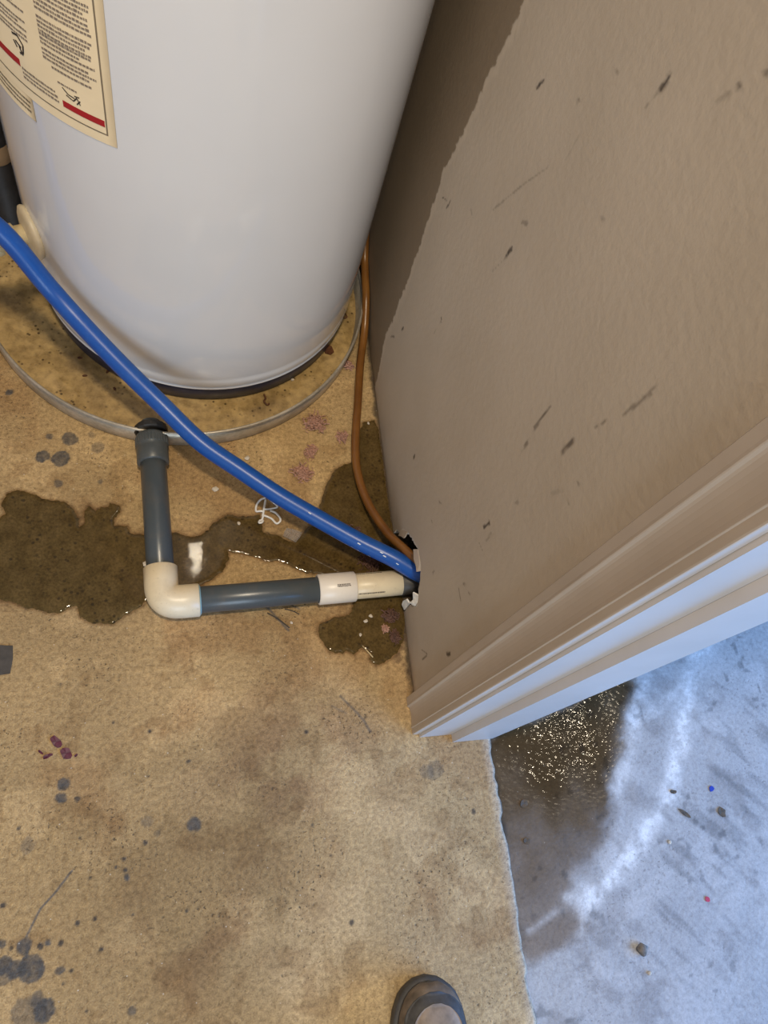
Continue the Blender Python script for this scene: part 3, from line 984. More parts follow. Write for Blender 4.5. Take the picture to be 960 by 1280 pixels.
def text_lines(th0, th1, ztop, n, pitch, h, rnd, ragged=0.25, indent=0.0):
    """illegible fine print: rows of small separate marks"""
    out = []
    for i in range(n):
        z = ztop - i * pitch
        end = th1 - (th1 - th0) * (rnd.random() * ragged if rnd.random() < 0.55 else 0)
        t = th0
        while t < end:
            w = rnd.uniform(0.25, 0.95)
            if t + w > end:
                break
            out.append(cyl_patch(t, t + w, z, z + h * rnd.uniform(0.8, 1.1), INK, 1))
            t += w + rnd.uniform(0.10, 0.16)
    return out


rn = random.Random(5)
tx = []
for ztop, n in ((0.700, 4), (0.672, 4), (0.6460, 4), (0.6265, 3), (0.6080, 4), (0.5905, 3), (0.5745, 3), (0.7300, 5)):
    tx += text_lines(-39.0, -25.6, ztop, n, 0.0047, 0.0026, rn)
tx += text_lines(-37.0, -25.6, 0.5585, 1, 0.0045, 0.0024, rn)
tx += text_lines(-36.0, -30.0, 0.5445, 1, 0.0045, 0.0022, rn)
tx += text_lines(-58.0, -42.0, 0.6250, 3, 0.0047, 0.0024, rn, 0.1)
tx += text_lines(-58.0, -42.5, 0.6060, 2, 0.0047, 0.0024, rn, 0.3)
tx += text_lines(-58.0, -42.5, 0.5900, 3, 0.0047, 0.0024, rn, 0.3)
tx += text_lines(-58.0, -42.5, 0.5740, 2, 0.0047, 0.0024, rn, 0.3)
tx += text_lines(-47.0, -36.0, 0.5290, 3, 0.0052, 0.0026, rn, 0.1)
t1 = lsub('fine_print', tx, M['ink'], lab)
t1['kind'] = 'stuff'
t2 = lsub('fine_print', text_lines(-66, -46.5, 0.4870, 3, 0.0065, 0.0028, rn, 0.2), M['gold'], lab2)
t2['kind'] = 'stuff'
# little line drawings on the label (a hand and pipe sketch, a valve sketch)
def sketch(th, z, strokes, w):
    parts = []
    for (a, b2) in strokes:
        n = 3
        (t0, z0), (t1_, z1) = a, b2
        dx, dz = (t1_ - t0), (z1 - z0)
        L = math.hypot(dx * 0.00475, dz) or 1
        nx, nz = -dz / L, dx * 0.00475 / L
        pv = [cyl_pt(th + t0 + nx * w / 0.00475, z + z0 + nz * w, INK), cyl_pt(th + t0 - nx * w / 0.00475, z + z0 - nz * w, INK),
              cyl_pt(th + t1_ - nx * w / 0.00475, z + z1 - nz * w, INK), cyl_pt(th + t1_ + nx * w / 0.00475, z + z1 + nz * w, INK)]
        parts.append((pv, [(0, 1, 2, 3)]))
    return parts


lsub('sketch', sketch(-32.5, 0.535, [((-2.4, .007), (-1.0, .002)), ((-1.0, .002), (0.6, .001)), ((-1.6, .000), (0.2, -.003)), ((0.2, -.003), (1.2, .003)), ((1.2, .003), (1.9, -.004)), ((0.6, .004), (1.9, .005)), ((1.0, -.005), (2.0, .001))], 0.0007), M['inkdark'], lab)
lsub('sketch', sketch(-46.0, 0.556, [((-2.2, .010), (-0.4, .012)), ((-0.4, .012), (1.0, .005)), ((1.0, .005), (0.6, -.005)), ((0.6, -.005), (-0.6, -.008)), ((-1.4, .004), (0.2, .000)), ((-0.4, .000), (0.4, -.008)), ((-2.0, .003), (-1.2, -.003))], 0.0012), M['inkdark'], lab)
lsub('sketch', sketch(-41.5, 0.640, [((-2.0, .004), (-0.4, .006)), ((-0.4, .006), (1.0, .001)), ((1.0, .001), (0.2, -.004)), ((-1.5, -.002), (0.2, .000))], 0.0014), M['inkdark'], lab)

# drain valve: escutcheon disc, body, knob
th = math.radians(-64.5)
VN = Vector((math.sin(th), -math.cos(th), 0.0))
VC = Vector(cyl_pt(-64.5, 0.212, 0.001))
v, f = lathe([(0.0001, 0.011), (0.018, 0.011), (0.032, 0.008), (0.0385, 0.005), (0.0395, 0.002), (0.037, -0.004), (0.02, -0.006)], VC, 40, VN)
esc = put(heater, from_py('drain_valve', v, f, M['cream']))
esc['label'] = 'cream plastic drain valve with round escutcheon'
v, f = lathe([(0.014, 0.010), (0.0145, 0.022), (0.019, 0.024), (0.019, 0.034), (0.014, 0.036), (0.0125, 0.044), (0.017, 0.046), (0.0175, 0.056), (0.010, 0.060), (0.0001, 0.060)], VC, 24, VN)
o = from_py('valve_body', v, f, M['cream2'], esc)
kn = []
for k in range(5):
    a = 2 * math.pi * k / 5
    kn.append(lathe([(0.0001, -0.006), (0.006, -0.006), (0.0075, 0), (0.006, 0.006), (0.0001, 0.006)], VC + VN * 0.052 + Vector((0, 0, 1)) * 0.014 * math.sin(a) + VN.cross(Vector((0, 0, 1))) * 0.014 * math.cos(a), 10, VN))
v, f = join(*kn)
from_py('valve_knob', v, f, M['cream2'], esc)

# ================================================================== DRAIN PIPE
PH = 0.0268
ORG = Vector((0.16, 0.37, 0.0))
pipe = empty('drain_pipe', ORG)
tag(pipe, 'grey and ivory plastic drain pipe running from the pan to the wall hole', 'pipe')
PA = Vector((-0.0478, 0.634, PH))
PE = Vector((-0.0312, 0.3585, PH))
PB = Vector((0.352, 0.3775, PH))
dv = (PE - PA).normalized()
dh = (PB - PE).normalized()
FR = 0.0248
RP = 0.0200
v, f = lathe([(0.0155, -0.030), (0.0155, -0.005), (FR - 0.001, -0.004), (FR, 0.0), (FR, 0.016), (FR - 0.0012, 0.018), (FR - 0.0002, 0.022), (FR - 0.0002, 0.044), (FR - 0.0018, 0.046), (RP - 0.001, 0.046)], PA, 40, dv)
ad = put(pipe, from_py('adapter', v, f, M['greyfit']))
ad['label'] = 'ridged dark grey threaded adapter at the pan'
parts = []
for k in range(28):
    a = 2 * math.pi * k / 28
    X = dv.cross(Vector((0, 0, 1))).normalized()
    Y = dv.cross(X)
    c = PA + (X * math.cos(a) + Y * math.sin(a)) * (FR + 0.0001)
    n = (X * math.cos(a) + Y * math.sin(a))
    tq = (-X * math.sin(a) + Y * math.cos(a)) * 0.0013
    pv = [c + dv * 0.001 - tq, c + dv * 0.001 + tq, c + dv * 0.015 + tq, c + dv * 0.015 - tq,
          c + dv * 0.002 + n * 0.0010 - tq * 0.5, c + dv * 0.002 + n * 0.0010 + tq * 0.5, c + dv * 0.014 + n * 0.0010 + tq * 0.5, c + dv * 0.014 + n * 0.0010 - tq * 0.5]
    parts.append((pv, [(4, 5, 6, 7), (0, 1, 5, 4), (1, 2, 6, 5), (2, 3, 7, 6), (3, 0, 4, 7)]))
v, f = join(*parts)
from_py('ridge', v, f, M['greyfit'], ad, False)['kind'] = 'stuff'
v, f = lathe([(0.012, -0.014), (0.0245, -0.014), (0.0262, -0.012), (0.0262, -0.005), (0.0245, -0.003), (0.012, -0.003)], PA + Vector((0, 0.0, 0.002)) - dv * 0.006, 16, dv)
nut = put(pipe, from_py('lock_nut', v, f, M['black'], None, False))
nut['label'] = 'dark lock nut inside the pan'


def pipe_run(name, a, b, r, mat, bevel=0.0012):
    L = (b - a).length
    v, f = lathe([(r - 0.003, 0.0), (r - bevel, 0.0), (r, bevel), (r, L - bevel), (r - bevel, L), (r - 0.003, L)], a, 40, b - a)
    return put(pipe, from_py(name, v, f, mat))


p1 = pipe_run('grey_pipe', PA + dv * 0.040, PE - dv * 0.030, RP, M['grey'])
p1['label'] = 'shorter grey pipe leading from the pan'
p2 = pipe_run('grey_pipe', PE + dh * 0.030, PE + dh * 0.245, RP, M['grey'])
p2['label'] = 'longer grey pipe leading to the white coupling'
# elbow: bend plus two sockets
bend = []
R0 = 0.026
c0 = PE - dv * R0
c1 = PE + dh * R0
for k in range(13):
    t = k / 12
    bend.append(c0 * (1 - t) ** 2 + PE * 2 * t * (1 - t) + c1 * t * t)
path = [PE - dv * 0.0555, PE - dv * 0.0545, PE - dv * 0.030] + bend + [PE + dh * 0.030, PE + dh * 0.0515, PE + dh * 0.0525]
rad = [FR - 0.0012, FR, FR] + [FR] * 13 + [FR, FR, FR - 0.0012]
v, f = sweep(path, rad, 40)
el = put(pipe, from_py('elbow', v, f, M['ivory']))
el['label'] = 'ivory elbow fitting at the corner'
# sticky blue primer line where the pipe enters the elbow
a = PE + dh * 0.0527
v, f = lathe([(RP + 0.0004, 0.0), (FR - 0.002, 0.0001), (FR - 0.003, 0.0012), (RP + 0.0004, 0.002)], a, 40, dh)
from_py('primer_ring', v, f, simple('pale_blue_primer', (0.25, 0.42, 0.46), 0.5), el)
cp0 = PE + dh * 0.231
cp1 = PE + dh * 0.290
cp = pipe_run('coupling', cp0, cp1, 0.0238, M['white_pvc'])
cp['label'] = 'white coupling with small dark print'
p3 = pipe_run('ivory_pipe', cp1 - dh * 0.01, PE + dh * 0.366, 0.0202, M['ivory'])
p3['label'] = 'ivory pipe with a line of small print'
p4 = pipe_run('pipe_end', PE + dh * 0.364, PE + dh * 0.420, 0.0206, M['pvc_in_shade'])
p4['label'] = 'pipe end entering the hole, its shade painted in as dark colour'


def print_on(axis0, d, s0, s1, r, ang, rows, pitch, h, rnd, parent, name):
    X = d.cross(Vector((0, 0, 1))).normalized()
    out = []
    for i in range(rows):
        s = s0
        while s < s1:
            w = rnd.uniform(0.0008, 0.0018)
            a0 = ang - i * pitch / r
            a1 = a0 + h * rnd.uniform(0.7, 1) / r
            pv = []
            for (ss, aa) in ((s, a0), (s + w, a0), (s + w, a1), (s, a1)):
                n = -X * math.cos(aa) + Vector((0, 0, 1)) * math.sin(aa)
                pv.append(axis0 + d * ss + n * (r + 0.0002))
            out.append((pv, [(0, 1, 2, 3)]))
            s += w + rnd.uniform(0.0004, 0.0008)
    v, f = join(*out)
    o = from_py(name, v, f, M['inkdark'], parent, False)
    o['kind'] = 'stuff'
    return o


print_on(PE, dh, 0.258, 0.278, 0.0238, math.radians(100), 2, 0.0024, 0.0022, rn, cp, 'fine_print')
print_on(PE, dh, 0.292, 0.334, 0.0202, math.radians(142), 1, 0.003, 0.0026, rn, p3, 'fine_print')
print_on(PE, dh, 0.292, 0.334, 0.0202, math.radians(38), 1, 0.003, 0.0026, rn, p3, 'fine_print')

# ================================================================== TUBES
hose_pts = [(-0.50,0.90,0.44), (-0.38,0.86,0.375), (-0.29,0.82,0.325), (-0.2315, 0.8025, 0.285), (-0.1811, 0.7717, 0.215), (-0.1359, 0.7320, 0.180), (-0.0880, 0.690, 0.150),
            (-0.0324, 0.643, 0.120), (0.026, 0.589, 0.098), (0.0855, 0.549, 0.083), (0.1448, 0.509, 0.072), (0.206, 0.4725, 0.063), (0.267, 0.4355, 0.0585),
            (0.316, 0.4065, 0.0600), (0.3495, 0.3805, 0.0655), (0.390, 0.355, 0.074)]
v, f = sweep(catmull(hose_pts, 8), 0.0140, 24)
hose = tag(center(from_py('tubing', v, f, M['blue'])), 'thick blue plastic tube looping from the water heater side into the wall hole', 'tube')
# pale scrapes on the blue tube
for i, (s, ang) in enumerate(((0.722, 1.2), (0.80, 0.9), (0.845, 1.1), (0.855, 0.9), (0.885, 0.8), (0.35, 1.3))):
    pp = catmull(hose_pts, 8)
    k = int(s * (len(pp) - 1))
    p, q = pp[k], pp[k + 1]
    d = (q - p).normalized()
    X = d.cross(Vector((0, 0, 1))).normalized()
    n = (X * math.cos(ang) * -1 * -1 + Vector((0, 0, 1)) * math.sin(ang)).normalized()
    s2 = n.cross(d)
    c = p + n * 0.0139
    pv = [c - d * 0.003 - s2 * 0.0006, c + d * 0.002 - s2 * 0.0011, c + d * 0.0035 + s2 * 0.0006, c - d * 0.002 + s2 * 0.0009, c + n * 0.0005]
    o = from_py('scrape', pv, [(0, 1, 4), (1, 2, 4), (2, 3, 4), (3, 0, 4)], M['chip'])
    o.parent = hose
    o.location = -Vector(hose.location)

amb_pts = [(0.331, 1.25, 0.34), (0.331, 1.13, 0.20), (0.331, 1.01, 0.088), (0.331, 0.965, 0.066), (0.3305, 0.920, 0.053), (0.328, 0.868, 0.024), (0.3165, 0.806, 0.0105), (0.3035, 0.722, 0.0085), (0.2905, 0.640, 0.0085),
           (0.2880, 0.580, 0.0105), (0.2985, 0.517, 0.020), (0.3190, 0.457, 0.040), (0.3330, 0.424, 0.062), (0.3500, 0.395, 0.078), (0.375, 0.370, 0.090)]
v, f = sweep(catmull(amb_pts, 8), 0.0072, 16)
amb = tag(center(from_py('tubing.001', v, f, M['amber'])), 'thin amber brown tube along the foot of the taupe wall', 'tube')


# ================================================================== PUDDLES
def puddle(name, outline, label, ripples=()):
    pts = list(outline)
    # resample and roughen the shoreline
    closed = pts + [pts[0]]
    o = np.array(jitter_line(closed, 0.0025, 0.0030, 301))[:-1]
    o = [tuple(p) for p in o]
    P = np.array(o)
    gx, gy = np.meshgrid(np.arange(P[:, 0].min(), P[:, 0].max(), 0.0024), np.arange(P[:, 1].min(), P[:, 1].max(), 0.0024))
    gx, gy = gx.ravel(), gy.ravel()
    sd = poly_sd(gx, gy, o)
    keep = sd > 0.0010
    allp = o + list(zip(gx[keep].tolist(), gy[keep].tolist()))
    n = len(o)
    vs2, _, fs, _, _, _ = delaunay_2d_cdt([Vector(p) for p in allp], [(i, (i + 1) % n) for i in range(n)], [], 1, 1e-5)
    Q = np.array([(v.x, v.y) for v in vs2])
    d = seg_dist(Q[:, 0], Q[:, 1], o + [o[0]])
    z = 0.0004 + 0.0013 * (1 - np.exp(-d / 0.0022))
    for (rx, ry, r, a, ph) in ripples:
        rr = np.hypot(Q[:, 0] - rx, Q[:, 1] - ry)
        z += a * np.cos(rr / 0.0042 * math.pi + ph) * np.exp(-(rr / r) ** 2) * (d > 0.004)
    v = np.column_stack([Q, z])
    ob = from_py(name, v, [tuple(fc) for fc in fs], M['puddle'])
    return tag(center(ob), label, 'puddle')


puddle('puddle', PUDDLE, 'long dark puddle under the grey pipe elbow and blue tube, reaching the wall')
puddle('puddle.001', PUDDLE2, 'small dark puddle beside the wall below the ivory pipe')

# ================================================================== LITTER
def blob(name, loc, size, mat, seed, sub_=2, rough=0.35, smooth=True):
    bm = bmesh.new()
    bmesh.ops.create_icosphere(bm, subdivisions=sub_, radius=1.0)
    rnd = random.Random(seed)
    ph = [rnd.uniform(0, 6.28) for _ in range(9)]
    for v_ in bm.verts:
        c = v_.co
        k = 1 + rough * (math.sin(c.x * 4 + ph[0]) * math.sin(c.y * 4 + ph[1]) + 0.6 * math.sin(c.x * 9 + c.y * 7 + ph[2]) + 0.4 * math.sin(c.y * 15 + c.z * 11 + ph[3])) + rnd.uniform(-rough, rough) * 0.35
        v_.co = Vector((c.x * k * size[0], c.y * k * size[1], c.z * (1 + 0.3 * (k - 1)) * size[2]))
    zmin = min(v_.co.z for v_ in bm.verts)
    for v_ in bm.verts:
        v_.co.z = max(v_.co.z - zmin * 0.6, 0.0) if True else 0
    ob = from_bm(name, bm, mat, None, smooth)
    ob.location = loc
    return ob


def fibre_clump(name, loc, s, h, mat, seed):
    """a matted wad: a lumpy core with many short curled fibres"""
    rnd = random.Random(seed)
    parts = []
    for q in range(90):
        a = rnd.uniform(0, 6.28)
        d = s * 0.85 * math.sqrt(rnd.random())
        x, y = d * math.cos(a), d * math.sin(a) * 0.8
        z = max(0.0008, h * (1 - (d / s) ** 2) * rnd.uniform(0.3, 1.0))
        an = rnd.uniform(0, 6.28)
        turn = rnd.uniform(-1.4, 1.4)
        L = s * rnd.uniform(0.12, 0.26)
        pts = []
        for k in range(4):
            pts.append((x, y, max(0.0006, z + rnd.uniform(-0.25, 0.25) * h * 0.3)))
            x += L * math.cos(an)
            y += L * math.sin(an)
            an += turn
        parts.append(sweep(pts, [rnd.uniform(0.0005, 0.0011)] * 4, 4))
    bm = bmesh.new()
    bmesh.ops.create_icosphere(bm, subdivisions=2, radius=1.0)
    core_v = []
    for v_ in bm.verts:
        k = 1 + rnd.uniform(-0.45, 0.35)
        core_v.append((v_.co.x * s * 0.62 * k, v_.co.y * s * 0.5 * k, max(0.0, v_.co.z) * h * 0.7 * (1 + rnd.uniform(-0.4, 0.3))))
    core_f = [tuple(v_.index for v_ in f_.verts) for f_ in bm.faces]
    bm.free()
    parts.append((core_v, core_f))
    v, f = join(*parts)
    ob = from_py(name, v, f, mat, None, False)
    ob.location = loc
    return ob


FZ = 0.0005
for i, (x, y, s, h, lab_) in enumerate((
        (0.2232, 0.682, 0.021, 0.007, 'largest pink fibre tuft, just outside the pan rim'),
        (0.2118, 0.6264, 0.013, 0.003, 'flat pink fibre tuft midway between pan rim and blue tube'),
        (0.1950, 0.585, 0.018, 0.005, 'ragged pink fibre tuft nearest the middle of the blue tube'),
        (0.2700, 0.6556, 0.011, 0.004, 'small pink fibre tuft touching the amber tube'),
        (0.2955, 0.8055, 0.010, 0.006, 'pink fibre tuft between the pan rim and the top of the amber tube'))):
    o = fibre_clump('insulation_tuft', (x, y, FZ), s, h * 1.7, M['tuft'], 400 + i)
    o.rotation_euler = (0, 0, i * 1.3)
    tag(o, lab_, 'insulation', 'pink insulation tufts on the floor')
for i, (x, y, z, s, h, mt, lab_) in enumerate((
        (0.3170, 0.3300, 0.0015, 0.014, 0.010, 'tuftdark', 'soaked pink fibre clump under the ivory pipe end'),
        (0.3060, 0.3090, 0.0015, 0.006, 0.006, 'tuft', 'bright pink fibre scrap in the small puddle'),
        (0.3200, 0.2950, 0.0015, 0.011, 0.007, 'tuftdark', 'soaked fibre clump lowest along the wall foot'),
        (0.2690, 0.4720, 0.0015, 0.017, 0.007, 'tuftdark', 'soaked brown fibre clump between blue and amber tubes'),
        (0.2950, 0.4230, 0.0015, 0.020, 0.009, 'tuftdark', 'soaked brown fibre clump between the blue tube and ivory pipe'),
        (0.3560, 0.4350, 0.0008, 0.014, 0.016, 'tuftdark', 'soaked fibre clump inside the wall hole'))):
    o = fibre_clump('insulation_tuft', (x, y, z), s, h, M[mt], 430 + i)
    o.rotation_euler = (0, 0, i * 0.9)
    tag(o, lab_, 'insulation', 'soaked insulation by the wall hole')

for i, (x, y, z, s, lab_) in enumerate((
        (0.0504, 0.5558, FZ, 0.0050, 'white crumb right of the upright grey pipe'),
        (0.1043, 0.6134, FZ, 0.0056, 'white crumb above the blue tube near the pan rim'),
        (-0.0568, 0.4291, 0.0016, 0.0045, 'tan crumb against the left side of the grey pipe'),
        (0.0860, 0.4944, 0.0016, 0.0035, 'white crumb in the puddle left of the plastic clip'),
        (0.2850, 0.3315, 0.0016, 0.0034, 'white crumb in the small puddle nearest the ivory pipe'),
        (0.2760, 0.3230, 0.0016, 0.0034, 'cream crumb in the small puddle, left of the pink scrap'),
        (0.2650, 0.3015, 0.0016, 0.0034, 'white crumb at the middle of the small puddle'),
        (0.3196, 0.6839, 0.0016, 0.0030, 'white crumb between the amber tube and the wall'),
        (0.1595, 0.3270, FZ, 0.0026, 'white crumb just below the longer grey pipe'))):
    o = blob('crumb', (x, y, z), (s, s * 0.8, s * 0.5), M['crumb'], 460 + i, 1, 0.25, False)
    o.rotation_euler = (0, 0, i * 0.7)
    tag(o, lab_, 'crumb', 'drywall crumbs on the floor')
o = blob('crumb', (0.1900, 0.7690, 0.0040), (0.0036, 0.0028, 0.003), M['crumb'], 480, 1, 0.2, False)
tag(o, 'white crumb in the pan beside the dark base of the water heater', 'crumb', 'drywall crumbs on the floor')


def flake(name, outline, z, th, mat, curl=0.0):
    """thin polygon with thickness; outline in world xy"""
    n = len(outline)
    cx = sum(p[0] for p in outline) / n
    cy = sum(p[1] for p in outline) / n
    v, f = [], []
    for dz in (0, th):
        for i, (x, y) in enumerate(outline):
            v.append((x, y, z + dz + curl * (0.5 + 0.5 * math.sin(i * 2.1))))
        v.append((cx, cy, z + dz))
    m = n + 1
    for i in range(n):
        j = (i + 1) % n
        f.append((j, i, n))
        f.append((m + i, m + j, m + n))
        f.append((i, j, m + j, m + i))
    return center(from_py(name, v, f, mat, None, False))


def oval(cx, cy, a, b_, rot, n=9, seed=0):
    r = random.Random(seed)
    out = []
    for k in range(n):
        t = 2 * math.pi * k / n
        q = r.uniform(0.78, 1.15)
        x, y = a * q * math.cos(t), b_ * q * math.sin(t)
        out.append((cx + x * math.cos(rot) - y * math.sin(rot), cy + x * math.sin(rot) + y * math.cos(rot)))
    return out


for i, (x, y, a, b_, r, lab_) in enumerate((
        (-0.1712, 0.1770, 0.0095, 0.0055, -0.9, 'upper of the two joined magenta petals on bare concrete'),
        (-0.1575, 0.1605, 0.0095, 0.0065, -0.9, 'lower of the two joined magenta petals on bare concrete'),
        (-0.1805, 0.1590, 0.0070, 0.0028, 0.35, 'narrow curved magenta petal fragment left of the joined pair'),
        (-0.1895, 0.1645, 0.0050, 0.0016, -0.8, 'thin faint magenta sliver farthest left of the petals'),
        (-0.1450, 0.1565, 0.0028, 0.0015, 0.8, 'tiny dark magenta speck right of the joined petals'))):
    tag(flake('petal', oval(x, y, a, b_, r, 10, 500 + i), FZ, 0.0007, M['petal'], 0.0008), lab_, 'petal', 'magenta petal scraps')
tag(flake('tape_scrap', [(-0.264, 0.3165), (-0.2345, 0.3135), (-0.2330, 0.295), (-0.2352, 0.2741), (-0.262, 0.2715)], FZ, 0.0008, M['tape']), 'dark square scrap of tape at the left edge below the big puddle', 'tape')
tag(flake('rust_flake', [(0.252, 0.838), (0.259, 0.849), (0.268, 0.845), (0.271, 0.832), (0.264, 0.826), (0.254, 0.829)], 0.0036, 0.0012, M['rust'], 0.0008), 'brown rust flake in the pan right of the dark base', 'rust flake')
v, f = sweep(catmull([(0.2920, 0.925, 0.0050), (0.2990, 0.922, 0.0055), (0.3030, 0.914, 0.005), (0.2970, 0.910, 0.005), (0.2925, 0.913, 0.005)], 5), 0.0013, 6)
tag(center(from_py('rust_curl', v, f, M['rust'])), 'dark curled rust shaving on the pan bottom by the wall side', 'rust curl')
v, f = sweep(catmull([(0.1385, 0.737, 0.0055), (0.1405, 0.729, 0.005), (0.1375, 0.723, 0.005), (0.1425, 0.716, 0.005), (0.1465, 0.719, 0.005)], 5), [0.0016] * 21, 6)
tag(center(from_py('rust_curl', v, f, M['rust'])), 'dark crooked rust shaving at the front of the pan bottom', 'rust curl')
rs = [(-0.165, 0.800), (-0.12, 0.775), (-0.108, 0.741), (-0.155, 0.765), (0.105, 0.697), (0.175, 0.720), (0.045, 0.690), (0.225, 0.770), (-0.215, 0.865), (-0.19, 0.79)]
for i, (x, y) in enumerate(rs[:4]):
    tag(flake('rust_speck', oval(x, y, 0.0042, 0.0022, i * 1.1, 7, 520 + i), 0.0036, 0.0012, M['rust']),
        ['dark rust speck in the pan farthest left', 'dark rust speck in the pan below the blue tube', 'dark rust speck in the pan nearest the rim left of the adapter', 'dark rust speck in the pan midway left of the adapter'][i], 'rust speck', 'rust specks in the pan')

for i, (a, b_, r, lab_) in enumerate((
        ((0.123, 0.3440), (0.1555, 0.3185), 0.0010, 'dark thin twig slanting below the longer grey pipe'),
        ((0.150, 0.3490), (0.1720, 0.3395), 0.0008, 'short dark twig beside the longer grey pipe, right of the other'))):
    v, f = sweep(catmull([(a[0], a[1], 0.0018), ((a[0] + b_[0]) / 2 + 0.001, (a[1] + b_[1]) / 2 + 0.001, 0.0022), (b_[0], b_[1], 0.0016)], 4), r, 6)
    tag(center(from_py('twig', v, f, M['twig'])), lab_, 'twig', 'dark twigs by the pipe')
v, f = sweep([(0.2669, 0.2836, 0.0024), (0.274, 0.2745, 0.0028), (0.2815, 0.265, 0.0020)], 0.0010, 6)
tag(center(from_py('straw', v, f, M['straw'])), 'pale straw at the lower edge of the small puddle', 'straw')

# clear plastic clip and film scrap under the blue tube
clip = empty('plastic_clip', (0.133, 0.516, 0.0008))
tag(clip, 'broken clear plastic clip of bent loops beside the blue tube', 'clip')
CZ = 0.0030
for name, pts, r in (
        ('loop', [(0.1306, 0.5394), (0.1215, 0.5345), (0.1155, 0.5265), (0.1140, 0.5160), (0.1190, 0.5150), (0.1248, 0.5147)], 0.0018),
        ('arm', [(0.1379, 0.5353), (0.1425, 0.5300), (0.1491, 0.5226), (0.1385, 0.5195), (0.1270, 0.5179)], 0.0016),
        ('stem', [(0.1304, 0.5361), (0.1270, 0.520), (0.1236, 0.5017), (0.1190, 0.4985), (0.1180, 0.4945), (0.1225, 0.4950), (0.1245, 0.4990)], 0.0018),
        ('loop', [(0.1230, 0.5082), (0.1310, 0.5050), (0.1390, 0.5010), (0.1455, 0.4935), (0.1515, 0.4960), (0.1520, 0.5020), (0.1455, 0.5121), (0.1368, 0.5162)], 0.0018)):
    v, f = sweep(catmull([(x, y, CZ + 0.001 * math.sin(i * 1.7)) for i, (x, y) in enumerate(pts)], 5), r, 8)
    put(clip, from_py(name, v, f, M['cloudy']))
o = flake('film_scrap', [(0.1617, 0.4848), (0.174, 0.4815), (0.1866, 0.4762), (0.1815, 0.467), (0.1749, 0.4588), (0.164, 0.4655), (0.1549, 0.4705), (0.1575, 0.478)], 0.0020, 0.0010, M['film'], 0.0012)
tag(o, 'small clear plastic film scrap at the puddle edge under the blue tube', 'film')

# things on the garage slab
OZ = OUT_Z + 0.0004
tag(flake('paint_chip', oval(0.8245, 0.0202, 0.0055, 0.0040, 0.6, 7, 601), OZ, 0.0012, M['bluechip']), 'tiny dark blue chip on the grey garage slab', 'chip')
tag(flake('paint_chip', oval(0.7667, -0.1343, 0.0042, 0.0042, 0.2, 7, 602), OZ, 0.0012, M['redchip']), 'tiny red chip on the grey garage slab', 'chip')
o = blob('pebble', (0.6378, -0.1844, OZ), (0.0078, 0.0085, 0.007), M['pebble'], 603, 2, 0.18)
tag(o, 'small grey brown pebble on the grey garage slab', 'pebble')
for i, (x, y, a, b_, r, lab_) in enumerate((
        (0.7652, -0.0114, 0.012, 0.0032, -0.75, 'dark narrow leaf bit right of the white tide line'),
        (0.7535, 0.0223, 0.006, 0.0030, -0.2, 'dark leaf bit touching the white tide line'),
        (0.8320, -0.0160, 0.0065, 0.0075, 0.3, 'round brown leaf bit farthest right on the garage slab'),
        (0.4960, 0.0310, 0.0065, 0.0055, 0.2, 'dark leaf bit on the wet patch, upper of two near the slab edge'),
        (0.4900, -0.0212, 0.0060, 0.0050, 0.2, 'dark leaf bit on the wet patch, lower of two near the slab edge'))):
    tag(flake('leaf_bit', oval(x, y, a, b_, r, 9, 610 + i), OZ, 0.0009, M['leaf'], 0.0015), lab_, 'leaf', 'leaf bits on the garage slab')
for i, (x, y, lab_) in enumerate(((0.7262, -0.0494, 'white crumb right of the tide line on the garage slab'), (0.6436, -0.2150, 'white crumb below the pebble on the garage slab'))):
    tag(blob('crumb', (x, y, OZ), (0.0034, 0.003, 0.0018), M['crumb'], 620 + i, 1, 0.2, False), lab_, 'crumb', 'white crumbs on the garage slab')

# dark upright pipe at the far left, standing in the pan behind the drain valve
dp = empty('upright_pipe', (-0.275, 1.045, 0.0035))
tag(dp, 'dark upright pipe at the left edge behind the cream drain valve', 'pipe')
v, f = lathe([(0.0001, 0.004), (0.026, 0.004), (0.027, 0.03), (0.0235, 0.034), (0.0235, 1.2), (0.0001, 1.2)], (-0.275, 1.045, 0.0), 32)
put(dp, from_py('pipe_body', v, f, M['bag']))
v, f = lathe([(0.0236, 0.185), (0.0252, 0.187), (0.0252, 0.215), (0.0236, 0.217)], (-0.275, 1.045, 0.0), 32)
o = put(dp, from_py('tape_band', v, f, M['card']))
o['label'] = 'brown tape band'

# ================================================================== BOOT
BX, BY, BR = 0.3020, -0.1640, math.radians(-4)


def boot_pt(s, t, z):
    """s back from the toe tip, t sideways, z up"""
    x = BX + t * math.cos(BR) + s * math.sin(BR)
    y = BY - s * math.cos(BR) + t * math.sin(BR)
    return (x, y, z)


def half_w(s, grow=0.0):
    """half width of the sole"""
    k = [(0, 0.0), (0.003, 0.016), (0.01, 0.0285), (0.02, 0.038), (0.035, 0.0455), (0.055, 0.0500), (0.085, 0.0525), (0.12, 0.0480), (0.17, 0.0385), (0.22, 0.0370), (0.26, 0.0360), (0.283, 0.028), (0.293, 0.015), (0.297, 0.0)]
    S = [a for a, b_ in k]
    Wd = [b_ for a, b_ in k]
    return float(np.interp(s, S, Wd)) + grow


def outline(inset, n=30):
    """ring of (s, t) round the sole, inset towards the inside"""
    right_, left_ = [], []
    for i in range(n + 1):
        u = 0.5 - 0.5 * math.cos(math.pi * i / n)
        s0 = u * 0.297
        w = half_w(s0)
        k = 1 - inset / 0.055
        s = 0.14 + (s0 - 0.14) * (1 - inset / 0.148)
        right_.append((s, w * max(0.05, k)))
        left_.append((s, -w * max(0.05, k)))
    return right_ + left_[1:-1][::-1]


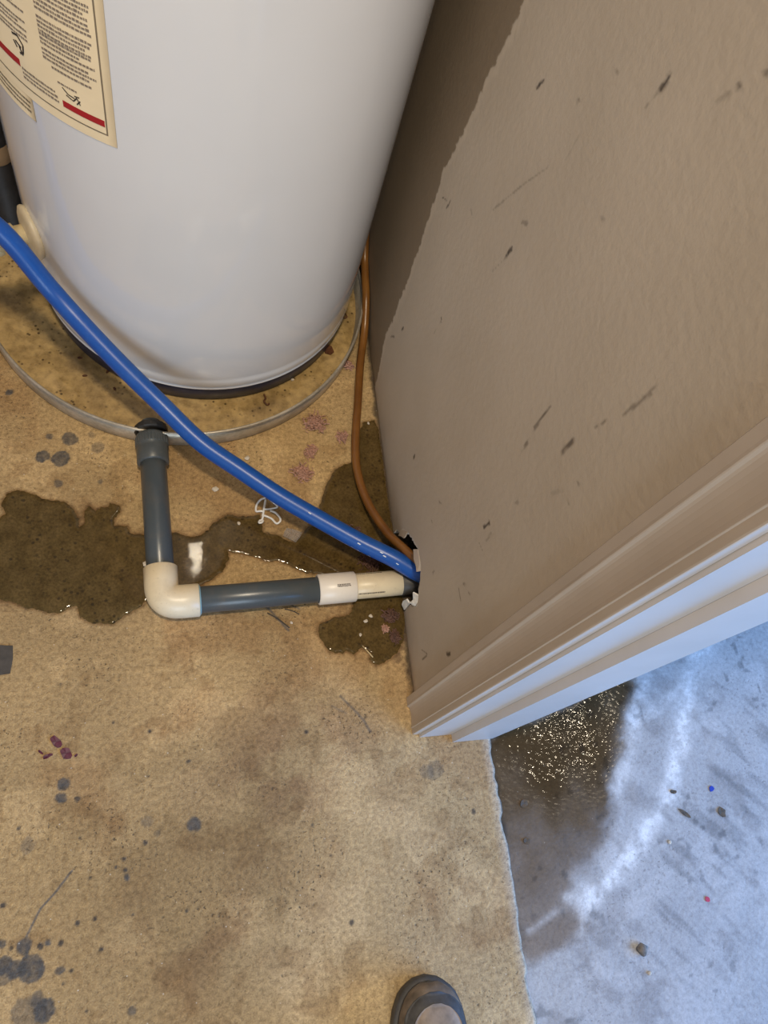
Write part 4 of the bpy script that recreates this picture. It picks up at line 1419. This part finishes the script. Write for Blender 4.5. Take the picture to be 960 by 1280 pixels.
def ring_loft(rings, cap_bottom=True, cap_top=True):
    n = len(rings[0])
    v = [p for r in rings for p in r]
    f = []
    for i in range(len(rings) - 1):
        for k in range(n):
            a = i * n + k
            b_ = i * n + (k + 1) % n
            f.append((a, b_, b_ + n, a + n))
    if cap_bottom:
        f.append(tuple(range(n - 1, -1, -1)))
    if cap_top:
        f.append(tuple(range((len(rings) - 1) * n, len(rings) * n)))
    return v, f


boot = empty('boot', (BX, BY - 0.14, 0.0))
tag(boot, 'worn brown boot with dark rubber toe at the bottom edge of the picture', 'boot')
v, f = ring_loft([[boot_pt(s, t, z) for s, t in outline(ins)] for ins, z in ((0.004, 0.0008), (0.001, 0.004), (0.0, 0.010), (0.0005, 0.020), (0.0015, 0.0225), (0.005, 0.0235))])
put(boot, from_py('sole', v, f, M['rubber']))
v, f = ring_loft([[boot_pt(s, t, z + 0.004 * max(0, 1 - s / 0.05)) for s, t in outline(ins)] for ins, z in ((0.006, 0.022), (0.0055, 0.030), (0.007, 0.036), (0.010, 0.038))])
r_ = put(boot, from_py('rubber_rand', v, f, M['rubber']))
r_['label'] = 'dark rubber band round the toe'


def top_h(s):
    return float(np.interp(s, [0, 0.01, 0.03, 0.06, 0.10, 0.14, 0.18, 0.22, 0.297], [0.040, 0.050, 0.060, 0.066, 0.074, 0.092, 0.118, 0.135, 0.14]))


def upper(s0, s1, n, grow, rise):
    rings = []
    for i in range(n + 1):
        s = s0 + (s1 - s0) * i / n
        w = max(0.004, half_w(0.14 + (s - 0.14) * 1.03) * 0.90 + grow)
        h = top_h(s) + rise
        ring_ = []
        for k in range(17):
            a = math.pi * k / 16
            ring_.append(boot_pt(s, w * math.copysign(abs(math.cos(a)) ** 0.75, math.cos(a)), 0.030 + (h - 0.030) * math.sin(a) ** 0.8))
        rings.append(ring_)
    v, f = [], []
    for r in rings:
        v += r
    m = 17
    for i in range(n):
        for k in range(m - 1):
            a = i * m + k
            f.append((a, a + 1, a + m + 1, a + m))
    f.append(tuple(range(m - 1, -1, -1)))
    f.append(tuple(range(n * m, n * m + m)))
    return v, f


v, f = upper(0.0065, 0.205, 40, 0.0, 0.0)
u_ = put(boot, from_py('upper', v, f, M['toe']))
u_['label'] = 'dusty grey brown toe leather'
def cap_patch(s0, s1, n, w_of, rise):
    """a leather piece lying on top of the toe, with a rounded front edge"""
    v, f = [], []
    m = 13
    for i in range(n + 1):
        s = s0 + (s1 - s0) * i / n
        wu = max(0.004, half_w(0.14 + (s - 0.14) * 1.03) * 0.90)
        h = top_h(s)
        amax = math.acos(min(0.98, w_of(s) / wu) ** (1 / 0.75))
        for k in range(m):
            a = amax + (math.pi - 2 * amax) * k / (m - 1)
            v.append(boot_pt(s, wu * math.copysign(abs(math.cos(a)) ** 0.75, math.cos(a)), rise + 0.030 + (h - 0.030) * math.sin(a) ** 0.8))
    for i in range(n):
        for k in range(m - 1):
            a = i * m + k
            f.append((a, a + 1, a + m + 1, a + m))
    N = len(v)
    v += [(p[0], p[1], p[2] - rise - 0.0006) for p in v]
    rim_ = [k for k in range(m)] + [i * m + m - 1 for i in range(1, n + 1)] + [n * m + k for k in range(m - 2, -1, -1)] + [i * m for i in range(n - 1, 0, -1)]
    for q in range(len(rim_)):
        a, b_ = rim_[q], rim_[(q + 1) % len(rim_)]
        f.append((a, b_, b_ + N, a + N))
    return v, f


v, f = cap_patch(0.0150, 0.20, 40, lambda s: 0.0405 * math.sqrt(max(0.02, 1 - max(0, (0.052 - s) / 0.0375) ** 2)), 0.0010)
cb = put(boot, from_py('toe_band', v, f, M['rubber']))
cb['label'] = 'dark scuffed band across the toe'
v, f = cap_patch(0.0270, 0.20, 40, lambda s: 0.0330 * math.sqrt(max(0.02, 1 - max(0, (0.062 - s) / 0.0355) ** 2)), 0.0026)
vv = put(boot, from_py('vamp', v, f, M['leather']))
vv['label'] = 'tan leather vamp behind the toe'
# shaft
rings = []
for z, r1, r2 in ((0.034, 0.040, 0.062), (0.08, 0.040, 0.062), (0.12, 0.044, 0.060), (0.16, 0.047, 0.056), (0.19, 0.049, 0.058)):
    rings.append([boot_pt(0.225 + r2 * math.cos(2 * math.pi * k / 24), r1 * math.sin(2 * math.pi * k / 24), z) for k in range(24)])
for z, r1, r2 in ((0.189, 0.045, 0.054), (0.10, 0.040, 0.052)):
    rings.append([boot_pt(0.225 + r2 * math.cos(2 * math.pi * k / 24), r1 * math.sin(2 * math.pi * k / 24), z) for k in range(24)])
v, f = ring_loft(rings, True, True)
put(boot, from_py('shaft', v, f, M['leather']))
for k in range(4):
    s = 0.10 + k * 0.02
    h = top_h(s) + 0.004
    v, f = sweep([boot_pt(s, -0.024, h - 0.012), boot_pt(s, -0.012, h), boot_pt(s + 0.004, 0.0, h + 0.003), boot_pt(s, 0.012, h), boot_pt(s, 0.024, h - 0.012)], 0.0022, 8)
    put(boot, from_py('lace', v, f, M['lace']))
